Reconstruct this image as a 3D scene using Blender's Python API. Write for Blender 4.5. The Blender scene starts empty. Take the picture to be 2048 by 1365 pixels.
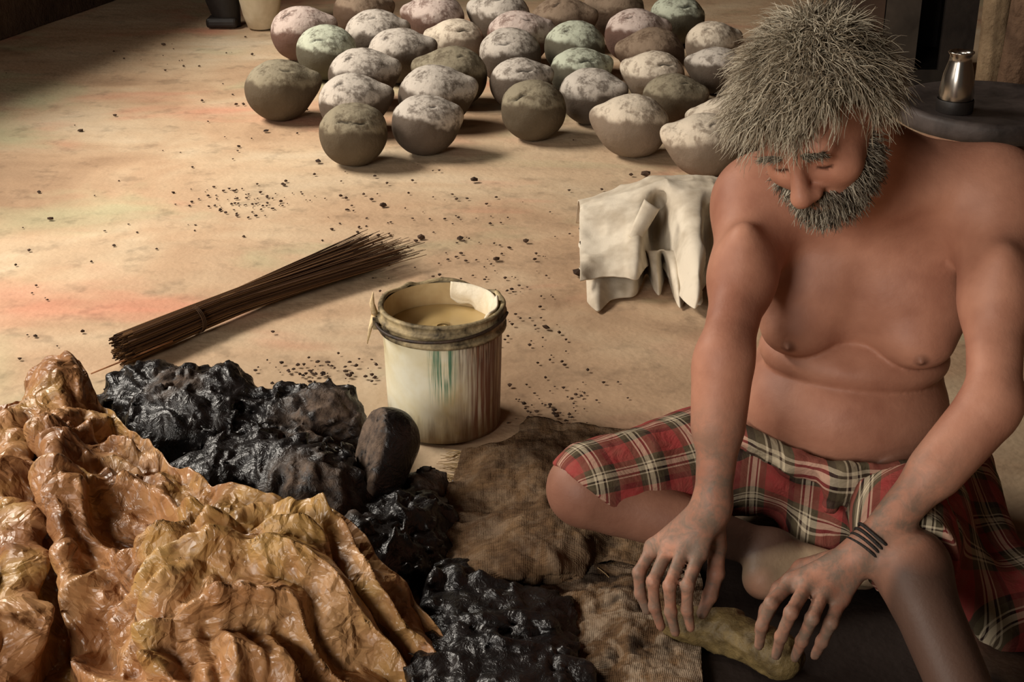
import bpy, math, random
import numpy as np
from mathutils import Vector, Matrix

random.seed(7)
RNG = np.random.default_rng(11)
S = bpy.context.scene
COL = S.collection

# ------------------------------------------------------------------ camera
H, PITCH, F = 1.30, math.radians(24.2), 2850.0
cam_d = bpy.data.cameras.new('camera')
cam_d.sensor_width = 36.0
cam_d.lens = F / 2048.0 * 36.0
cam_d.clip_start = 0.05
cam = bpy.data.objects.new('camera', cam_d)
COL.objects.link(cam)
cam.location = (0, 0, H)
cam.rotation_euler = (math.pi / 2 - PITCH, 0, 0)
S.camera = cam

# ------------------------------------------------------------------ world + lights + exposure
W = bpy.data.worlds.new('sky'); S.world = W
W.use_nodes = True
W.node_tree.nodes['Background'].inputs[0].default_value = (0.95, 0.83, 0.70, 1)
W.node_tree.nodes['Background'].inputs[1].default_value = 0.06
WALL_A = Vector((-2.15, 5.98, 0)); WALL_T = Vector((0.283, 0.959, 0)).normalized()
WALL_N = Vector((WALL_T.y, -WALL_T.x, 0))          # into the room
def area(name, loc, target, sx, sy, power, col):
    L = bpy.data.lights.new(name, 'AREA'); L.shape = 'RECTANGLE'
    L.size, L.size_y, L.energy, L.color = sx, sy, power, col
    o = bpy.data.objects.new(name, L); COL.objects.link(o)
    o.location = loc
    o.rotation_euler = (Vector(target) - Vector(loc)).to_track_quat('-Z', 'Y').to_euler()
    return o
# daylight falling through the long high opening of the left wall
area('daylight_far', WALL_A + WALL_T * -2.0 - WALL_N * 2.2 + Vector((0, 0, 4.7)), (0.6, 3.6, 0.0), 3.2, 1.8, 730, (1.0, 0.92, 0.81))
area('daylight_near', WALL_A + WALL_T * -5.6 - WALL_N * 0.6 + Vector((0, 0, 2.2)), (0.5, 2.0, 0.45), 2.4, 1.2, 70, (1.0, 0.92, 0.82))
# low daylight from the open front of the shed, behind and left of the viewer
area('daylight_front', (-2.3, -1.7, 1.9), (0.55, 2.0, 0.5), 1.7, 1.2, 135, (1.0, 0.93, 0.84))
vs = S.view_settings
vs.view_transform = 'Standard'; vs.look = 'None'; vs.gamma = 1.0; vs.use_curve_mapping = False
vs.exposure = 0.0
S.cycles.max_bounces = 4; S.cycles.diffuse_bounces = 2; S.cycles.glossy_bounces = 2; S.cycles.transmission_bounces = 2
S.cycles.caustics_reflective = False; S.cycles.caustics_refractive = False

# ------------------------------------------------------------------ helpers
CP, SP = math.cos(PITCH), math.sin(PITCH)
def ray(u, v):
    a, b = (u - 1024.0) / F, (682.5 - v) / F
    return np.array([a, CP + b * SP, -SP + b * CP])
def px(u, v, z=0.0):           # world point at height z seen at photo position u, v
    d = ray(u, v); t = (z - H) / d[2]
    return np.array([d[0] * t, d[1] * t, z])
def pd(u, v, Y):               # world point at distance Y along the floor seen at u, v
    d = ray(u, v); t = Y / d[1]
    return np.array([d[0] * t, Y, H + d[2] * t])
def V(*a): return np.array(a, float)
def nrm(a): a = np.asarray(a, float); return a / np.linalg.norm(a)

def hash3(ix, iy, iz, seed):
    n = (ix * 374761393 + iy * 668265263 + iz * 2147483647 + seed * 974711) & 0xFFFFFFFF
    n = ((n ^ (n >> 13)) * 1274126177) & 0xFFFFFFFF
    n = (n ^ (n >> 16)) & 0xFFFFFFFF
    return n.astype(np.float64) / 4294967295.0
def vnoise(P, seed=0):
    P = np.asarray(P, float); I = np.floor(P).astype(np.int64); f = P - I
    f = f * f * f * (f * (f * 6 - 15) + 10)
    x, y, z = I[..., 0], I[..., 1], I[..., 2]; r = 0
    for dx in (0, 1):
        wx = f[..., 0] if dx else 1 - f[..., 0]
        for dy in (0, 1):
            wy = f[..., 1] if dy else 1 - f[..., 1]
            for dz in (0, 1):
                wz = f[..., 2] if dz else 1 - f[..., 2]
                r = r + wx * wy * wz * hash3(x + dx, y + dy, z + dz, seed)
    return r * 2 - 1
def fbm(P, seed=0, oct=4, gain=0.5, ridged=False):
    P = np.asarray(P, float); a, s, t = 1.0, 0.0, 0.0
    for o in range(oct):
        n = vnoise(P * 2 ** o + 17.3 * o, seed + o)
        if ridged: n = 1 - 2 * np.abs(n)
        s = s + a * n; t += a; a *= gain
    return s / t
def cells(P2, seed, n):        # distance to nearest and second nearest of jittered grid points, in 2-D
    I = np.floor(P2).astype(np.int64); d1 = np.full(len(P2), 9.0); d2 = d1.copy()
    for dx in (-1, 0, 1):
        for dy in (-1, 0, 1):
            c = I + (dx, dy)
            q = c + np.stack([hash3(c[:, 0], c[:, 1], c[:, 0] * 0 + 3, seed), hash3(c[:, 0], c[:, 1], c[:, 0] * 0 + 5, seed)], 1)
            d = np.linalg.norm(P2 - q, axis=1)
            d2 = np.where(d < d1, d1, np.minimum(d2, d)); d1 = np.minimum(d1, d)
    return d1, d2

def mesh(name, verts, faces, mat=None, parent=None, smooth=True):
    me = bpy.data.meshes.new(name)
    if isinstance(faces, np.ndarray):
        verts = np.asarray(verts, np.float32); n, k = faces.shape
        me.vertices.add(len(verts)); me.vertices.foreach_set('co', verts.ravel())
        me.loops.add(n * k); me.loops.foreach_set('vertex_index', faces.astype(np.int32).ravel())
        me.polygons.add(n); me.polygons.foreach_set('loop_start', np.arange(0, n * k, k, dtype=np.int32))
        me.update(calc_edges=True); me.validate()
    else:
        me.from_pydata([tuple(map(float, v)) for v in verts], [], faces); me.update()
    me.polygons.foreach_set('use_smooth', np.full(len(me.polygons), smooth))
    o = bpy.data.objects.new(name, me); COL.objects.link(o)
    if mat: me.materials.append(getattr(mat, 'm', mat))
    if parent: o.parent = parent
    return o
def attr(o, name, vals):
    a = o.data.attributes.new(name, 'FLOAT', 'POINT'); a.data.foreach_set('value', np.asarray(vals, np.float32))
def uvattr(o, name, vals):
    a = o.data.attributes.new(name, 'FLOAT_VECTOR', 'POINT'); a.data.foreach_set('vector', np.asarray(vals, np.float32).ravel())
def tag(o, label, cat, group=None, kind=None):
    o['label'] = label; o['category'] = cat
    if group: o['group'] = group
    if kind: o['kind'] = kind
    return o
def empty(name, loc=(0, 0, 0), rz=0):
    o = bpy.data.objects.new(name, None); COL.objects.link(o)
    o.location = loc; o.rotation_euler = (0, 0, rz); o.empty_display_size = 0.05
    return o
def struct(o): o['kind'] = 'structure'; return o
def box(c, s, m=None):
    x, y, z = [k / 2 for k in s]
    v = np.array([[i * x, j * y, k * z] for i in (-1, 1) for j in (-1, 1) for k in (-1, 1)])
    if m is not None: v = v @ np.asarray(m).T
    return v + np.asarray(c), [(0, 1, 3, 2), (4, 6, 7, 5), (0, 4, 5, 1), (2, 3, 7, 6), (0, 2, 6, 4), (1, 5, 7, 3)]
def merge(parts):
    vs_, fs = [], []; n = 0
    for v, f in parts:
        vs_.append(np.asarray(v, float)); fs += [tuple(i + n for i in q) for q in f]; n += len(v)
    return np.concatenate(vs_), fs
def lathe(prof, n=48, cap0=True, cap1=True):
    v, f = [], []
    for r, z in prof:
        for k in range(n):
            a = 2 * math.pi * k / n; v.append((r * math.cos(a), r * math.sin(a), z))
    m = len(prof)
    for i in range(m - 1):
        for k in range(n):
            k2 = (k + 1) % n
            f.append((i * n + k, i * n + k2, (i + 1) * n + k2, (i + 1) * n + k))
    if cap0: f.append(tuple(range(n - 1, -1, -1)))
    if cap1: f.append(tuple((m - 1) * n + k for k in range(n)))
    return np.array(v, float), f
def tube(pts, rad, n=8, closed=False):
    pts = np.asarray(pts, float); m = len(pts)
    rad = np.broadcast_to(rad, (m,)); T = np.gradient(pts, axis=0)
    if closed: T = np.roll(pts, -1, 0) - np.roll(pts, 1, 0)
    T /= np.linalg.norm(T, axis=1)[:, None] + 1e-12
    ref = V(0.13, 0.31, 0.94); v, f = [], []
    for i in range(m):
        a = np.cross(T[i], ref); a /= np.linalg.norm(a) + 1e-9; b = np.cross(T[i], a)
        for k in range(n):
            t = 2 * math.pi * k / n; v.append(pts[i] + rad[i] * (a * math.cos(t) + b * math.sin(t)))
    for i in range(m if closed else m - 1):
        for k in range(n):
            k2 = (k + 1) % n; j = (i + 1) % m
            f.append((i * n + k, i * n + k2, j * n + k2, j * n + k))
    if not closed:
        f.append(tuple(range(n - 1, -1, -1))); f.append(tuple((m - 1) * n + k for k in range(n)))
    return np.array(v), f
def strands(paths, rads, sides=3):      # many tapering threads: paths (N, M, 3), rads (N, M)
    N, M, _ = paths.shape
    T = np.gradient(paths, axis=1); T /= np.linalg.norm(T, axis=2)[..., None] + 1e-9
    a = np.cross(T, V(0.21, 0.35, 0.91)); a /= np.linalg.norm(a, axis=2)[..., None] + 1e-9
    b = np.cross(T, a)
    ring = [paths + rads[..., None] * (a * math.cos(2 * math.pi * k / sides) + b * math.sin(2 * math.pi * k / sides)) for k in range(sides)]
    vv = np.stack(ring, 2).reshape(-1, 3)
    base = (np.arange(N)[:, None] * M + np.arange(M - 1)[None]).reshape(-1, 1) * sides
    fs = []
    for k in range(sides):
        k2 = (k + 1) % sides
        fs.append(np.concatenate([base + k, base + k2, base + sides + k2, base + sides + k], 1))
    return vv, np.concatenate(fs)
def facets(P2, seed):          # piecewise-flat noise: random heights on a triangular lattice
    sk = (P2[:, 0] + P2[:, 1]) * 0.36602540378; x = P2 + sk[:, None]; I = np.floor(x).astype(np.int64); f = x - I; z = I[:, 0] * 0
    g = lambda a, b: hash3(I[:, 0] + a, I[:, 1] + b, z + 7, seed) * 2 - 1
    fx, fy = f[:, 0], f[:, 1]
    lo = np.where(fx > fy, g(1, 0), g(0, 1)); mx, mn = np.maximum(fx, fy), np.minimum(fx, fy)
    return (1 - mx) * g(0, 0) + (mx - mn) * lo + mn * g(1, 1)
def grid_faces(n, m):
    i, j = np.meshgrid(np.arange(n - 1), np.arange(m - 1), indexing='ij'); a = (i * m + j).ravel()
    return np.stack([a, a + m, a + m + 1, a + 1], 1)
def cr(P, t):                  # Catmull-Rom through the rows of P at parameters t in [0, len-1]
    P = np.asarray(P, float); n = len(P); i = np.clip(np.floor(t).astype(int), 0, n - 2); f = (t - i)
    g = lambda k: P[np.clip(i + k, 0, n - 1)]
    f = f.reshape((-1,) + (1,) * (P.ndim - 1)); p0, p1, p2, p3 = g(-1), g(0), g(1), g(2)
    return 0.5 * (2 * p1 + (p2 - p0) * f + (2 * p0 - 5 * p1 + 4 * p2 - p3) * f ** 2 + (3 * p1 - p0 - 3 * p2 + p3) * f ** 3)
def patch(ctrl, n, m):         # smooth sheet through a grid of control points
    C = np.asarray(ctrl, float)
    A = cr(C, np.linspace(0, C.shape[0] - 1, n))
    B = cr(np.swapaxes(A, 0, 1), np.linspace(0, C.shape[1] - 1, m))
    return np.swapaxes(B, 0, 1)
def grid_normals(G):
    n = np.cross(np.gradient(G, axis=0), np.gradient(G, axis=1)); n /= np.linalg.norm(n, axis=2)[..., None] + 1e-12
    return np.where(n[..., 2:3] < 0, -n, n)

# ------------------------------------------------------------------ signed-distance modelling (one continuous skin)
class Cone:
    def __init__(s, a, b, r1, r2):
        s.a, s.b, s.r1, s.r2 = np.asarray(a, float), np.asarray(b, float), r1, r2
        s.c = (s.a + s.b) / 2; s.R = np.linalg.norm(s.b - s.a) / 2 + max(r1, r2)
    def __call__(s, P):
        ab = s.b - s.a; h = np.clip(((P - s.a) @ ab) / (ab @ ab + 1e-12), 0, 1)
        return np.linalg.norm(P - s.a - h[..., None] * ab, axis=-1) - (s.r1 + (s.r2 - s.r1) * h)
class Ell:
    def __init__(s, c, r, M=None):
        s.c, s.r = np.asarray(c, float), np.asarray(r, float); s.M = None if M is None else np.asarray(M, float); s.R = max(r)
    def __call__(s, P):
        q = P - s.c
        if s.M is not None: q = q @ s.M.T
        k0 = np.linalg.norm(q / s.r, axis=-1); k1 = np.linalg.norm(q / s.r ** 2, axis=-1)
        return k0 * (k0 - 1) / (k1 + 1e-9)
def smin(a, b, k):
    h = np.maximum(k - np.abs(a - b), 0) / k; return np.minimum(a, b) - h * h * k * 0.25
class Grp:
    """items: (prim or Grp, k[, 'sub'])"""
    def __init__(s, items):
        s.items = items; c = [i[0].c for i in items if len(i) < 3]; R = [i[0].R for i in items if len(i) < 3]
        c, R = np.array(c), np.array(R); s.c = c.mean(0); s.R = (np.linalg.norm(c - s.c, axis=1) + R).max()
    def __call__(s, P, C=None, BR=0.0):
        d = np.full(P.shape[:-1], 1.0)
        for it in s.items:
            p, k = it[0], it[1]
            if C is not None:
                m = np.linalg.norm(C - p.c, axis=1) < p.R + BR + k + 0.02
                if not m.any(): continue
                Q = P[m]; v = p(Q, C[m], BR) if isinstance(p, Grp) else p(Q)
                d[m] = np.maximum(d[m], -v + 0) if False else (-smin(-d[m], v, k) if len(it) > 2 else smin(d[m], v, k))
            else:
                v = p(P); d = -smin(-d, v, k) if len(it) > 2 else smin(d, v, k)
        return d
def sdf_mesh(fn, lo, hi, h, post=None, B=8):
    lo, hi = np.asarray(lo, float), np.asarray(hi, float); nb = np.ceil((hi - lo) / (h * B)).astype(int)
    bi = np.stack(np.meshgrid(*[np.arange(k) for k in nb], indexing='ij'), -1).reshape(-1, 3)
    cen = lo + (bi + 0.5) * B * h; BR = B * h * math.sqrt(3) / 2
    dc = fn(cen[:, None, :])[:, 0]
    if post: dc = post(cen, dc)
    act = np.abs(dc) < BR * 1.5 + 0.012
    D = np.repeat(np.repeat(np.repeat(np.where(dc < 0, -1.0, 1.0).reshape(nb), B, 0), B, 1), B, 2).astype(np.float32)
    off = np.stack(np.meshgrid(*[np.arange(B)] * 3, indexing='ij'), -1).reshape(-1, 3) * h
    ids = np.nonzero(act)[0]
    for s in range(0, len(ids), 1500):
        q = ids[s:s + 1500]; P = lo + bi[q][:, None, :] * B * h + off[None]
        d = fn(P, cen[q], BR)
        if post: d = post(P, d)
        d = d.reshape(-1, B, B, B)
        for n_, b in enumerate(bi[q]):
            D[b[0] * B:b[0] * B + B, b[1] * B:b[1] * B + B, b[2] * B:b[2] * B + B] = d[n_]
    sg = D < 0; N = np.array(D.shape); lin = lambda I: (I[:, 0] * N[1] + I[:, 1]) * N[2] + I[:, 2]
    cid, cp, quads = [], [], []
    for ax in range(3):
        sl0 = [slice(None)] * 3; sl1 = [slice(None)] * 3; sl0[ax] = slice(0, -1); sl1[ax] = slice(1, None)
        E = np.argwhere(sg[tuple(sl0)] != sg[tuple(sl1)])
        b, c = (ax + 1) % 3, (ax + 2) % 3
        E = E[(E[:, b] > 0) & (E[:, c] > 0)]
        E1 = E.copy(); E1[:, ax] += 1
        d0 = D[E[:, 0], E[:, 1], E[:, 2]].astype(float); d1 = D[E1[:, 0], E1[:, 1], E1[:, 2]].astype(float)
        t = np.clip(d0 / (d0 - d1), 0, 1); p = E.astype(float); p[:, ax] += t
        qs = []
        for ob, oc in ((0, 0), (-1, 0), (-1, -1), (0, -1)):
            c_ = E.copy(); c_[:, b] += ob; c_[:, c] += oc; l = lin(c_); cid.append(l); cp.append(p); qs.append(l)
        q = np.stack(qs, 1); flip = d0 > 0; q[flip] = q[flip][:, ::-1]; quads.append(q)
    cid = np.concatenate(cid); cp = np.concatenate(cp); u, inv = np.unique(cid, return_inverse=True)
    cnt = np.bincount(inv); vv = np.stack([np.bincount(inv, cp[:, k]) / cnt for k in range(3)], 1)
    q = np.searchsorted(u, np.concatenate(quads))
    return lo + vv * h, q

# ------------------------------------------------------------------ materials
def srgb(r, g, b):
    f = lambda c: (c / 255 / 12.92) if c / 255 <= 0.04045 else ((c / 255 + 0.055) / 1.055) ** 2.4
    return (f(r), f(g), f(b), 1)
class Mat:
    def __init__(s, name, col=(0.5, 0.5, 0.5, 1), rough=0.8, spec=0.3, metal=0.0):
        s.m = bpy.data.materials.new(name); s.m.use_nodes = True; s.t = s.m.node_tree; s.n = s.t.nodes
        s.b = s.n['Principled BSDF']; s.b.inputs['Base Color'].default_value = col
        s.b.inputs['Roughness'].default_value = rough; s.b.inputs['Metallic'].default_value = metal
        s.b.inputs['Specular IOR Level'].default_value = spec
    def node(s, typ, **kw):
        n = s.n.new(typ)
        for k, v in kw.items():
            if k in n.inputs: n.inputs[k].default_value = v
            else: setattr(n, k, v)
        return n
    def link(s, a, b): s.t.links.new(a, b)
    def coords(s, kind='Object', scale=(1, 1, 1), rot=(0, 0, 0)):
        tc = s.node('ShaderNodeTexCoord'); mp = s.node('ShaderNodeMapping'); mp.inputs['Scale'].default_value = scale
        mp.inputs['Rotation'].default_value = rot
        s.link(tc.outputs[kind], mp.inputs['Vector']); return mp.outputs[0]
    def attrib(s, name, out='Fac'):
        return s.node('ShaderNodeAttribute', attribute_name=name).outputs[out]
    def noise(s, vec, scale, detail=4, rough=0.6, dist=0.0):
        n = s.node('ShaderNodeTexNoise', Scale=scale, Detail=min(detail, 3.5), Roughness=rough, Distortion=dist)
        s.link(vec, n.inputs['Vector']); return n.outputs['Fac']
    def ramp(s, fac, stops, interp='LINEAR'):
        r = s.node('ShaderNodeValToRGB'); e = r.color_ramp.elements; r.color_ramp.interpolation = interp
        while len(e) < len(stops): e.new(0.5)
        for k, (p, c) in enumerate(stops):
            e[k].position = p; e[k].color = c if isinstance(c, tuple) else (c, c, c, 1)
        s.link(fac, r.inputs['Fac']); return r.outputs['Color']
    def mix(s, fac, a, b, mode='MIX'):
        n = s.node('ShaderNodeMix', data_type='RGBA', blend_type=mode)
        for sock, v in ((n.inputs[0], fac), (n.inputs[6], a), (n.inputs[7], b)):
            if hasattr(v, 'is_output'): s.link(v, sock)
            else: sock.default_value = v
        return n.outputs[2]
    def math(s, op, a, b=0.0):
        n = s.node('ShaderNodeMath', operation=op)
        for sock, v in ((n.inputs[0], a), (n.inputs[1], b)):
            if hasattr(v, 'is_output'): s.link(v, sock)
            else: sock.default_value = v
        return n.outputs[0]
    def color(s, c): s.link(c, s.b.inputs['Base Color'])
    def rough(s, c): s.link(c, s.b.inputs['Roughness'])
    def bump(s, h, strength=0.3, dist=0.01):
        n = s.node('ShaderNodeBump', Strength=strength, Distance=dist); s.link(h, n.inputs['Height'])
        old = s.b.inputs['Normal'].links
        if old: s.link(old[0].from_socket, n.inputs['Normal'])
        s.link(n.outputs[0], s.b.inputs['Normal'])

def m_floor():
    M = Mat('worn_cement', rough=0.75, spec=0.25)
    v = M.coords('Object'); vs_ = M.coords('Object', (0.8, 1.15, 1), (0, 0, 0.35))
    base = M.ramp(M.noise(vs_, 1.4, 6, 0.62, 0.6), [(0.28, srgb(158, 126, 98)), (0.45, srgb(196, 164, 132)), (0.58, srgb(208, 182, 150)), (0.75, srgb(222, 204, 176))])
    pink = M.ramp(M.noise(M.coords('Object', (0.8, 1.6, 1), (0, 0, -0.3)), 1.15, 4, 0.55, 0.4), [(0.54, 0.0), (0.68, 1.0)])
    base = M.mix(M.math('MULTIPLY', pink, 0.75), base, srgb(214, 138, 112))
    mint = M.ramp(M.noise(M.coords('Object', (0.9, 1.3, 1), (0.4, 0.2, 0.5)), 1.5, 4, 0.55, 0.5), [(0.55, 0.0), (0.66, 1.0)])
    base = M.mix(M.math('MULTIPLY', mint, 0.65), base, srgb(186, 184, 146))
    streak = M.ramp(M.noise(M.coords('Object', (0.7, 3.2, 1), (0, 0, 0.6)), 2.4, 5, 0.7, 0.3), [(0.35, 0.78), (0.6, 1.0)])
    base = M.mix(0.45, base, streak, 'MULTIPLY')
    dirt = M.ramp(M.noise(v, 9, 6, 0.7), [(0.33, 0.55), (0.46, 1.0)])
    base = M.mix(0.55, base, dirt, 'MULTIPLY')
    # clay soiling around the work place (a stain with a shape of its own)
    dist = M.node('ShaderNodeVectorMath', operation='DISTANCE'); M.link(M.coords('Object', (1, 0.75, 1)), dist.inputs[0])
    dist.inputs[1].default_value = (0.42, 1.22, 0)
    st = M.ramp(M.math('ADD', dist.outputs['Value'], M.math('MULTIPLY', M.noise(v, 4, 5, 0.65), 0.5)), [(0.55, 1.0), (1.02, 0.0)])
    base = M.mix(st, base, srgb(38, 28, 23))
    M.color(base)
    M.bump(M.noise(v, 14, 8, 0.7), 0.25, 0.02); M.bump(M.noise(v, 90, 4, 0.6), 0.15, 0.004)
    return M.m
def m_plain(name, c1, c2, scale=6, rough=0.85, spec=0.2, bump=0.3, bscale=40, metal=0.0, kind='Object', bd=0.006):
    M = Mat(name, rough=rough, spec=spec, metal=metal); v = M.coords(kind)
    M.color(M.ramp(M.noise(v, scale, 6, 0.65, 0.3), [(0.3, c1), (0.7, c2)]))
    if bump: M.bump(M.noise(v, bscale, 6, 0.65), bump, bd)
    return M.m

# ------------------------------------------------------------------ room
MF = m_floor()
n, m_ = 160, 170
gx, gy = np.meshgrid(np.linspace(-4.6, 3.0, n), np.linspace(-1.6, 9.2, m_), indexing='ij')
G = np.stack([gx, gy, gx * 0], -1).reshape(-1, 3)
G[:, 2] = np.minimum(0, fbm(G * 1.7, 3, 3) * 0.004 - 0.003)
struct(mesh('floor', G, grid_faces(n, m_), MF))
MW = m_plain('sooty_plaster', srgb(58, 44, 34), srgb(92, 72, 56), 3.5, 0.9, 0.15, 0.5, 18, bd=0.02)
MW2 = m_plain('old_plaster', srgb(112, 88, 70), srgb(150, 122, 98), 2.5, 0.9, 0.15, 0.4, 20, bd=0.02)
ROT = np.array([[WALL_T.x, WALL_N.x, 0], [WALL_T.y, WALL_N.y, 0], [0, 0, 1]])
def wseg(t0, t1, z0, z1, th=0.24):
    c = np.array(WALL_A + WALL_T * (t0 + t1) / 2 - WALL_N * th / 2) + (0, 0, (z0 + z1) / 2)
    return box(c, (t1 - t0, th, z1 - z0), ROT)
struct(mesh('wall_left', *merge([wseg(-9.5, 3.2, 0, 1.45), wseg(-9.5, -8.2, 1.45, 3.3), wseg(0.0, 3.2, 1.45, 3.3), wseg(-8.2, 0.0, 3.15, 3.3), wseg(-4.3, -4.1, 1.45, 3.15)]), MW, smooth=False))
struct(mesh('wall_back', *box((-0.4, 9.0, 1.65), (6.8, 0.2, 3.3)), MW2, smooth=False))
struct(mesh('wall_right', *box((2.75, 3.7, 1.65), (0.2, 10.4, 3.3)), MW, smooth=False))
q0, q1 = WALL_A + WALL_T * -9.5 - WALL_N * 0.24, WALL_A + WALL_T * 3.2 - WALL_N * 0.24
cq = [(q0.x, q0.y), (2.85, q0.y), (2.85, 9.1), (q1.x, 9.1)]
struct(mesh('ceiling', [(x, y, 3.3) for x, y in cq] + [(x, y, 3.42) for x, y in cq], [(3, 2, 1, 0), (4, 5, 6, 7), (0, 1, 5, 4), (1, 2, 6, 5), (2, 3, 7, 6), (3, 0, 4, 7)], MW, smooth=False))

# ------------------------------------------------------------------ the person: one continuous body
def build_person():
    root = empty('person', (0.55, 2.05, 0))
    inv = np.array(root.location)
    Rs, Ls = pd(1518, 402, 2.12), pd(1995, 392, 2.03)
    mid = (Rs + Ls) / 2
    a = nrm(Ls - Rs); a = nrm(V(a[0], a[1], 0.0)); fr = V(a[1], -a[0], 0); up = V(0, 0, 1)
    T3 = np.stack([a, fr, up])                       # rows: his left, forward, up
    def tp(c, i, j, k): return np.asarray(c) + a * i + fr * j + up * k
    Pv = V(0.565, 2.17, 0.125); Ch = V(0.560, 2.125, 0.475)
    # head frame
    C = pd(1642, 238, 1.93)
    f = nrm(V(-0.43, -0.74, -0.52)); u0 = nrm(V(0, 0, 1) - f * f[2]); r0 = np.cross(f, u0)   # r0: towards image right? checked below
    if r0[0] < 0: r0 = -r0
    roll = math.radians(-17)
    u = nrm(u0 * math.cos(roll) + r0 * math.sin(roll)); r = nrm(r0 * math.cos(roll) - u0 * math.sin(roll))
    HM = np.stack([r, f, u])
    def hp(i, j, k): return C + r * i + f * j + u * k
    nb = tp(mid, -0.012, 0.02, 0.045)
    # legs
    Rh, Rk, Ra = tp(Pv, -0.095, 0.02, 0.0), pd(1172, 978, 2.0), pd(1545, 1105, 1.93)
    Lh, Lk, La = tp(Pv, 0.10, 0.03, 0.0), pd(1825, 1142, 1.68), V(0.615, 1.33, 0.055)
    # arms
    Re, Rw = pd(1452, 705, 1.88), pd(1424, 1020, 1.80)
    Le, Lw = pd(1988, 800, 1.80), pd(1728, 1108, 1.70)
    torso = Grp([
        (Ell(Ch, (0.158, 0.112, 0.165), T3), 0.02),
        (Cone(tp(Ch, -0.09, 0, 0.10), tp(Ch, 0.09, 0, 0.10), 0.082, 0.082), 0.06),
        (Cone(Rs, tp(mid, 0, 0, 0.02), 0.058, 0.06), 0.05), (Cone(Ls, tp(mid, 0, 0, 0.02), 0.058, 0.06), 0.05),
        (Cone(nb, tp(Rs, 0.03, 0, 0.02), 0.05, 0.045), 0.05), (Cone(nb, tp(Ls, -0.03, 0, 0.02), 0.05, 0.045), 0.05),
        (Ell(tp(Ch, -0.078, 0.075, -0.035), (0.083, 0.050, 0.082), T3), 0.030),
        (Ell(tp(Ch, 0.082, 0.075, -0.035), (0.083, 0.050, 0.082), T3), 0.030),
        (Ell(tp(Ch, -0.090, 0.104, -0.080), (0.052, 0.036, 0.038), T3), 0.028),
        (Ell(tp(Ch, 0.094, 0.104, -0.080), (0.052, 0.036, 0.038), T3), 0.028),
        (Cone(tp(Ch, -0.098, 0.136, -0.092), tp(Ch, -0.098, 0.141, -0.093), 0.006, 0.004), 0.006),
        (Cone(tp(Ch, 0.102, 0.136, -0.092), tp(Ch, 0.102, 0.141, -0.093), 0.006, 0.004), 0.006),
        (Ell(tp(Ch, 0.0, 0.022, -0.14), (0.152, 0.116, 0.060), T3), 0.006),
        (Ell(tp(Pv, 0.0, 0.065, 0.12), (0.168, 0.150, 0.112), T3), 0.005),
        (Ell(tp(Pv, 0.0, 0.03, 0.02), (0.175, 0.135, 0.11), T3), 0.05),
        (Ell(tp(Pv, 0.0, -0.05, 0.10), (0.155, 0.10, 0.2), T3), 0.06),
        (Cone(Rs, Rs + (Re - Rs) * 0.5, 0.049, 0.041), 0.055), (Cone(Ls, Ls + (Le - Ls) * 0.5, 0.051, 0.043), 0.055),
        # clavicles, sternum notch
        (Cone(tp(mid, -0.02, 0.075, 0.012), tp(Rs, 0.02, 0.02, 0.035), 0.010, 0.009), 0.03),
        (Cone(tp(mid, 0.02, 0.075, 0.012), tp(Ls, -0.02, 0.02, 0.035), 0.010, 0.009), 0.03),
        (Cone(tp(Ch, 0, 0.135, 0.06), tp(Ch, 0, 0.135, -0.09), 0.012, 0.014), 0.03, 'sub'),
    ])
    def arm(s, e, w, out):
        d1, d2 = nrm(e - s), nrm(w - e)
        return Grp([
            (Ell(s + out * 0.006 - up * 0.012, (0.051, 0.054, 0.066), T3), 0.01),
            (Cone(s + d1 * 0.02, e, 0.048, 0.037), 0.05),
            (Ell(s + (e - s) * 0.50 + fr * 0.012, (0.040, 0.042, 0.085), T3), 0.03),
            (Cone(e, w, 0.038, 0.0255), 0.02),
            (Cone(e + d2 * 0.03 + out * 0.006, e + (w - e) * 0.45 + out * 0.004, 0.037, 0.033), 0.03),
        ])
    def finger(pts, rr):
        it = [(Cone(pts[i], pts[i + 1], rr[i], rr[i + 1]), 0.004) for i in range(len(pts) - 1)]
        it += [(Ell(pts[i], (rr[i] * 1.05,) * 3), 0.004) for i in range(1, len(pts) - 1)]
        return Grp(it)
    def hand(w, fore, fingers, thumb):
        rad = (0.0108, 0.0094, 0.0085, 0.0072)
        palm = [(Cone(w - nrm(w - fore) * 0.01, fg[0], 0.0195, 0.0122), 0.014) for fg in fingers]
        palm += [(Cone(fingers[i][0], fingers[i + 1][0], 0.0115, 0.0115), 0.010) for i in range(len(fingers) - 1)]
        palm += [(Cone(w, thumb[0], 0.019, 0.016), 0.015)]
        it = [(Grp(palm), 0.001)]
        fgs = Grp([(finger(fg, rad), 0.0015) for fg in fingers])
        it += [(fgs, 0.006), (finger(thumb, (0.0145, 0.0122, 0.0108, 0.0088)), 0.006)]
        for fg in fingers: it.append((Cone(w + (fg[0] - w) * 0.45 + up * 0.008, fg[0] + up * 0.004, 0.004, 0.0075), 0.008))
        return Grp(it)
    zz = lambda u_, v_, z: px(u_, v_, z)
    R_f = [  # his right hand: little finger at the image's left
        [zz(1306, 1096, 0.142), zz(1278, 1146, 0.118), zz(1280, 1188, 0.085), zz(1294, 1222, 0.058)],
        [zz(1336, 1098, 0.156), zz(1306, 1164, 0.130), zz(1309, 1214, 0.090), zz(1322, 1254, 0.056)],
        [zz(1367, 1101, 0.165), zz(1339, 1172, 0.137), zz(1341, 1224, 0.094), zz(1351, 1266, 0.058)],
        [zz(1399, 1106, 0.164), zz(1375, 1172, 0.140), zz(1374, 1220, 0.100), zz(1381, 1256, 0.068)]]
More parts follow.
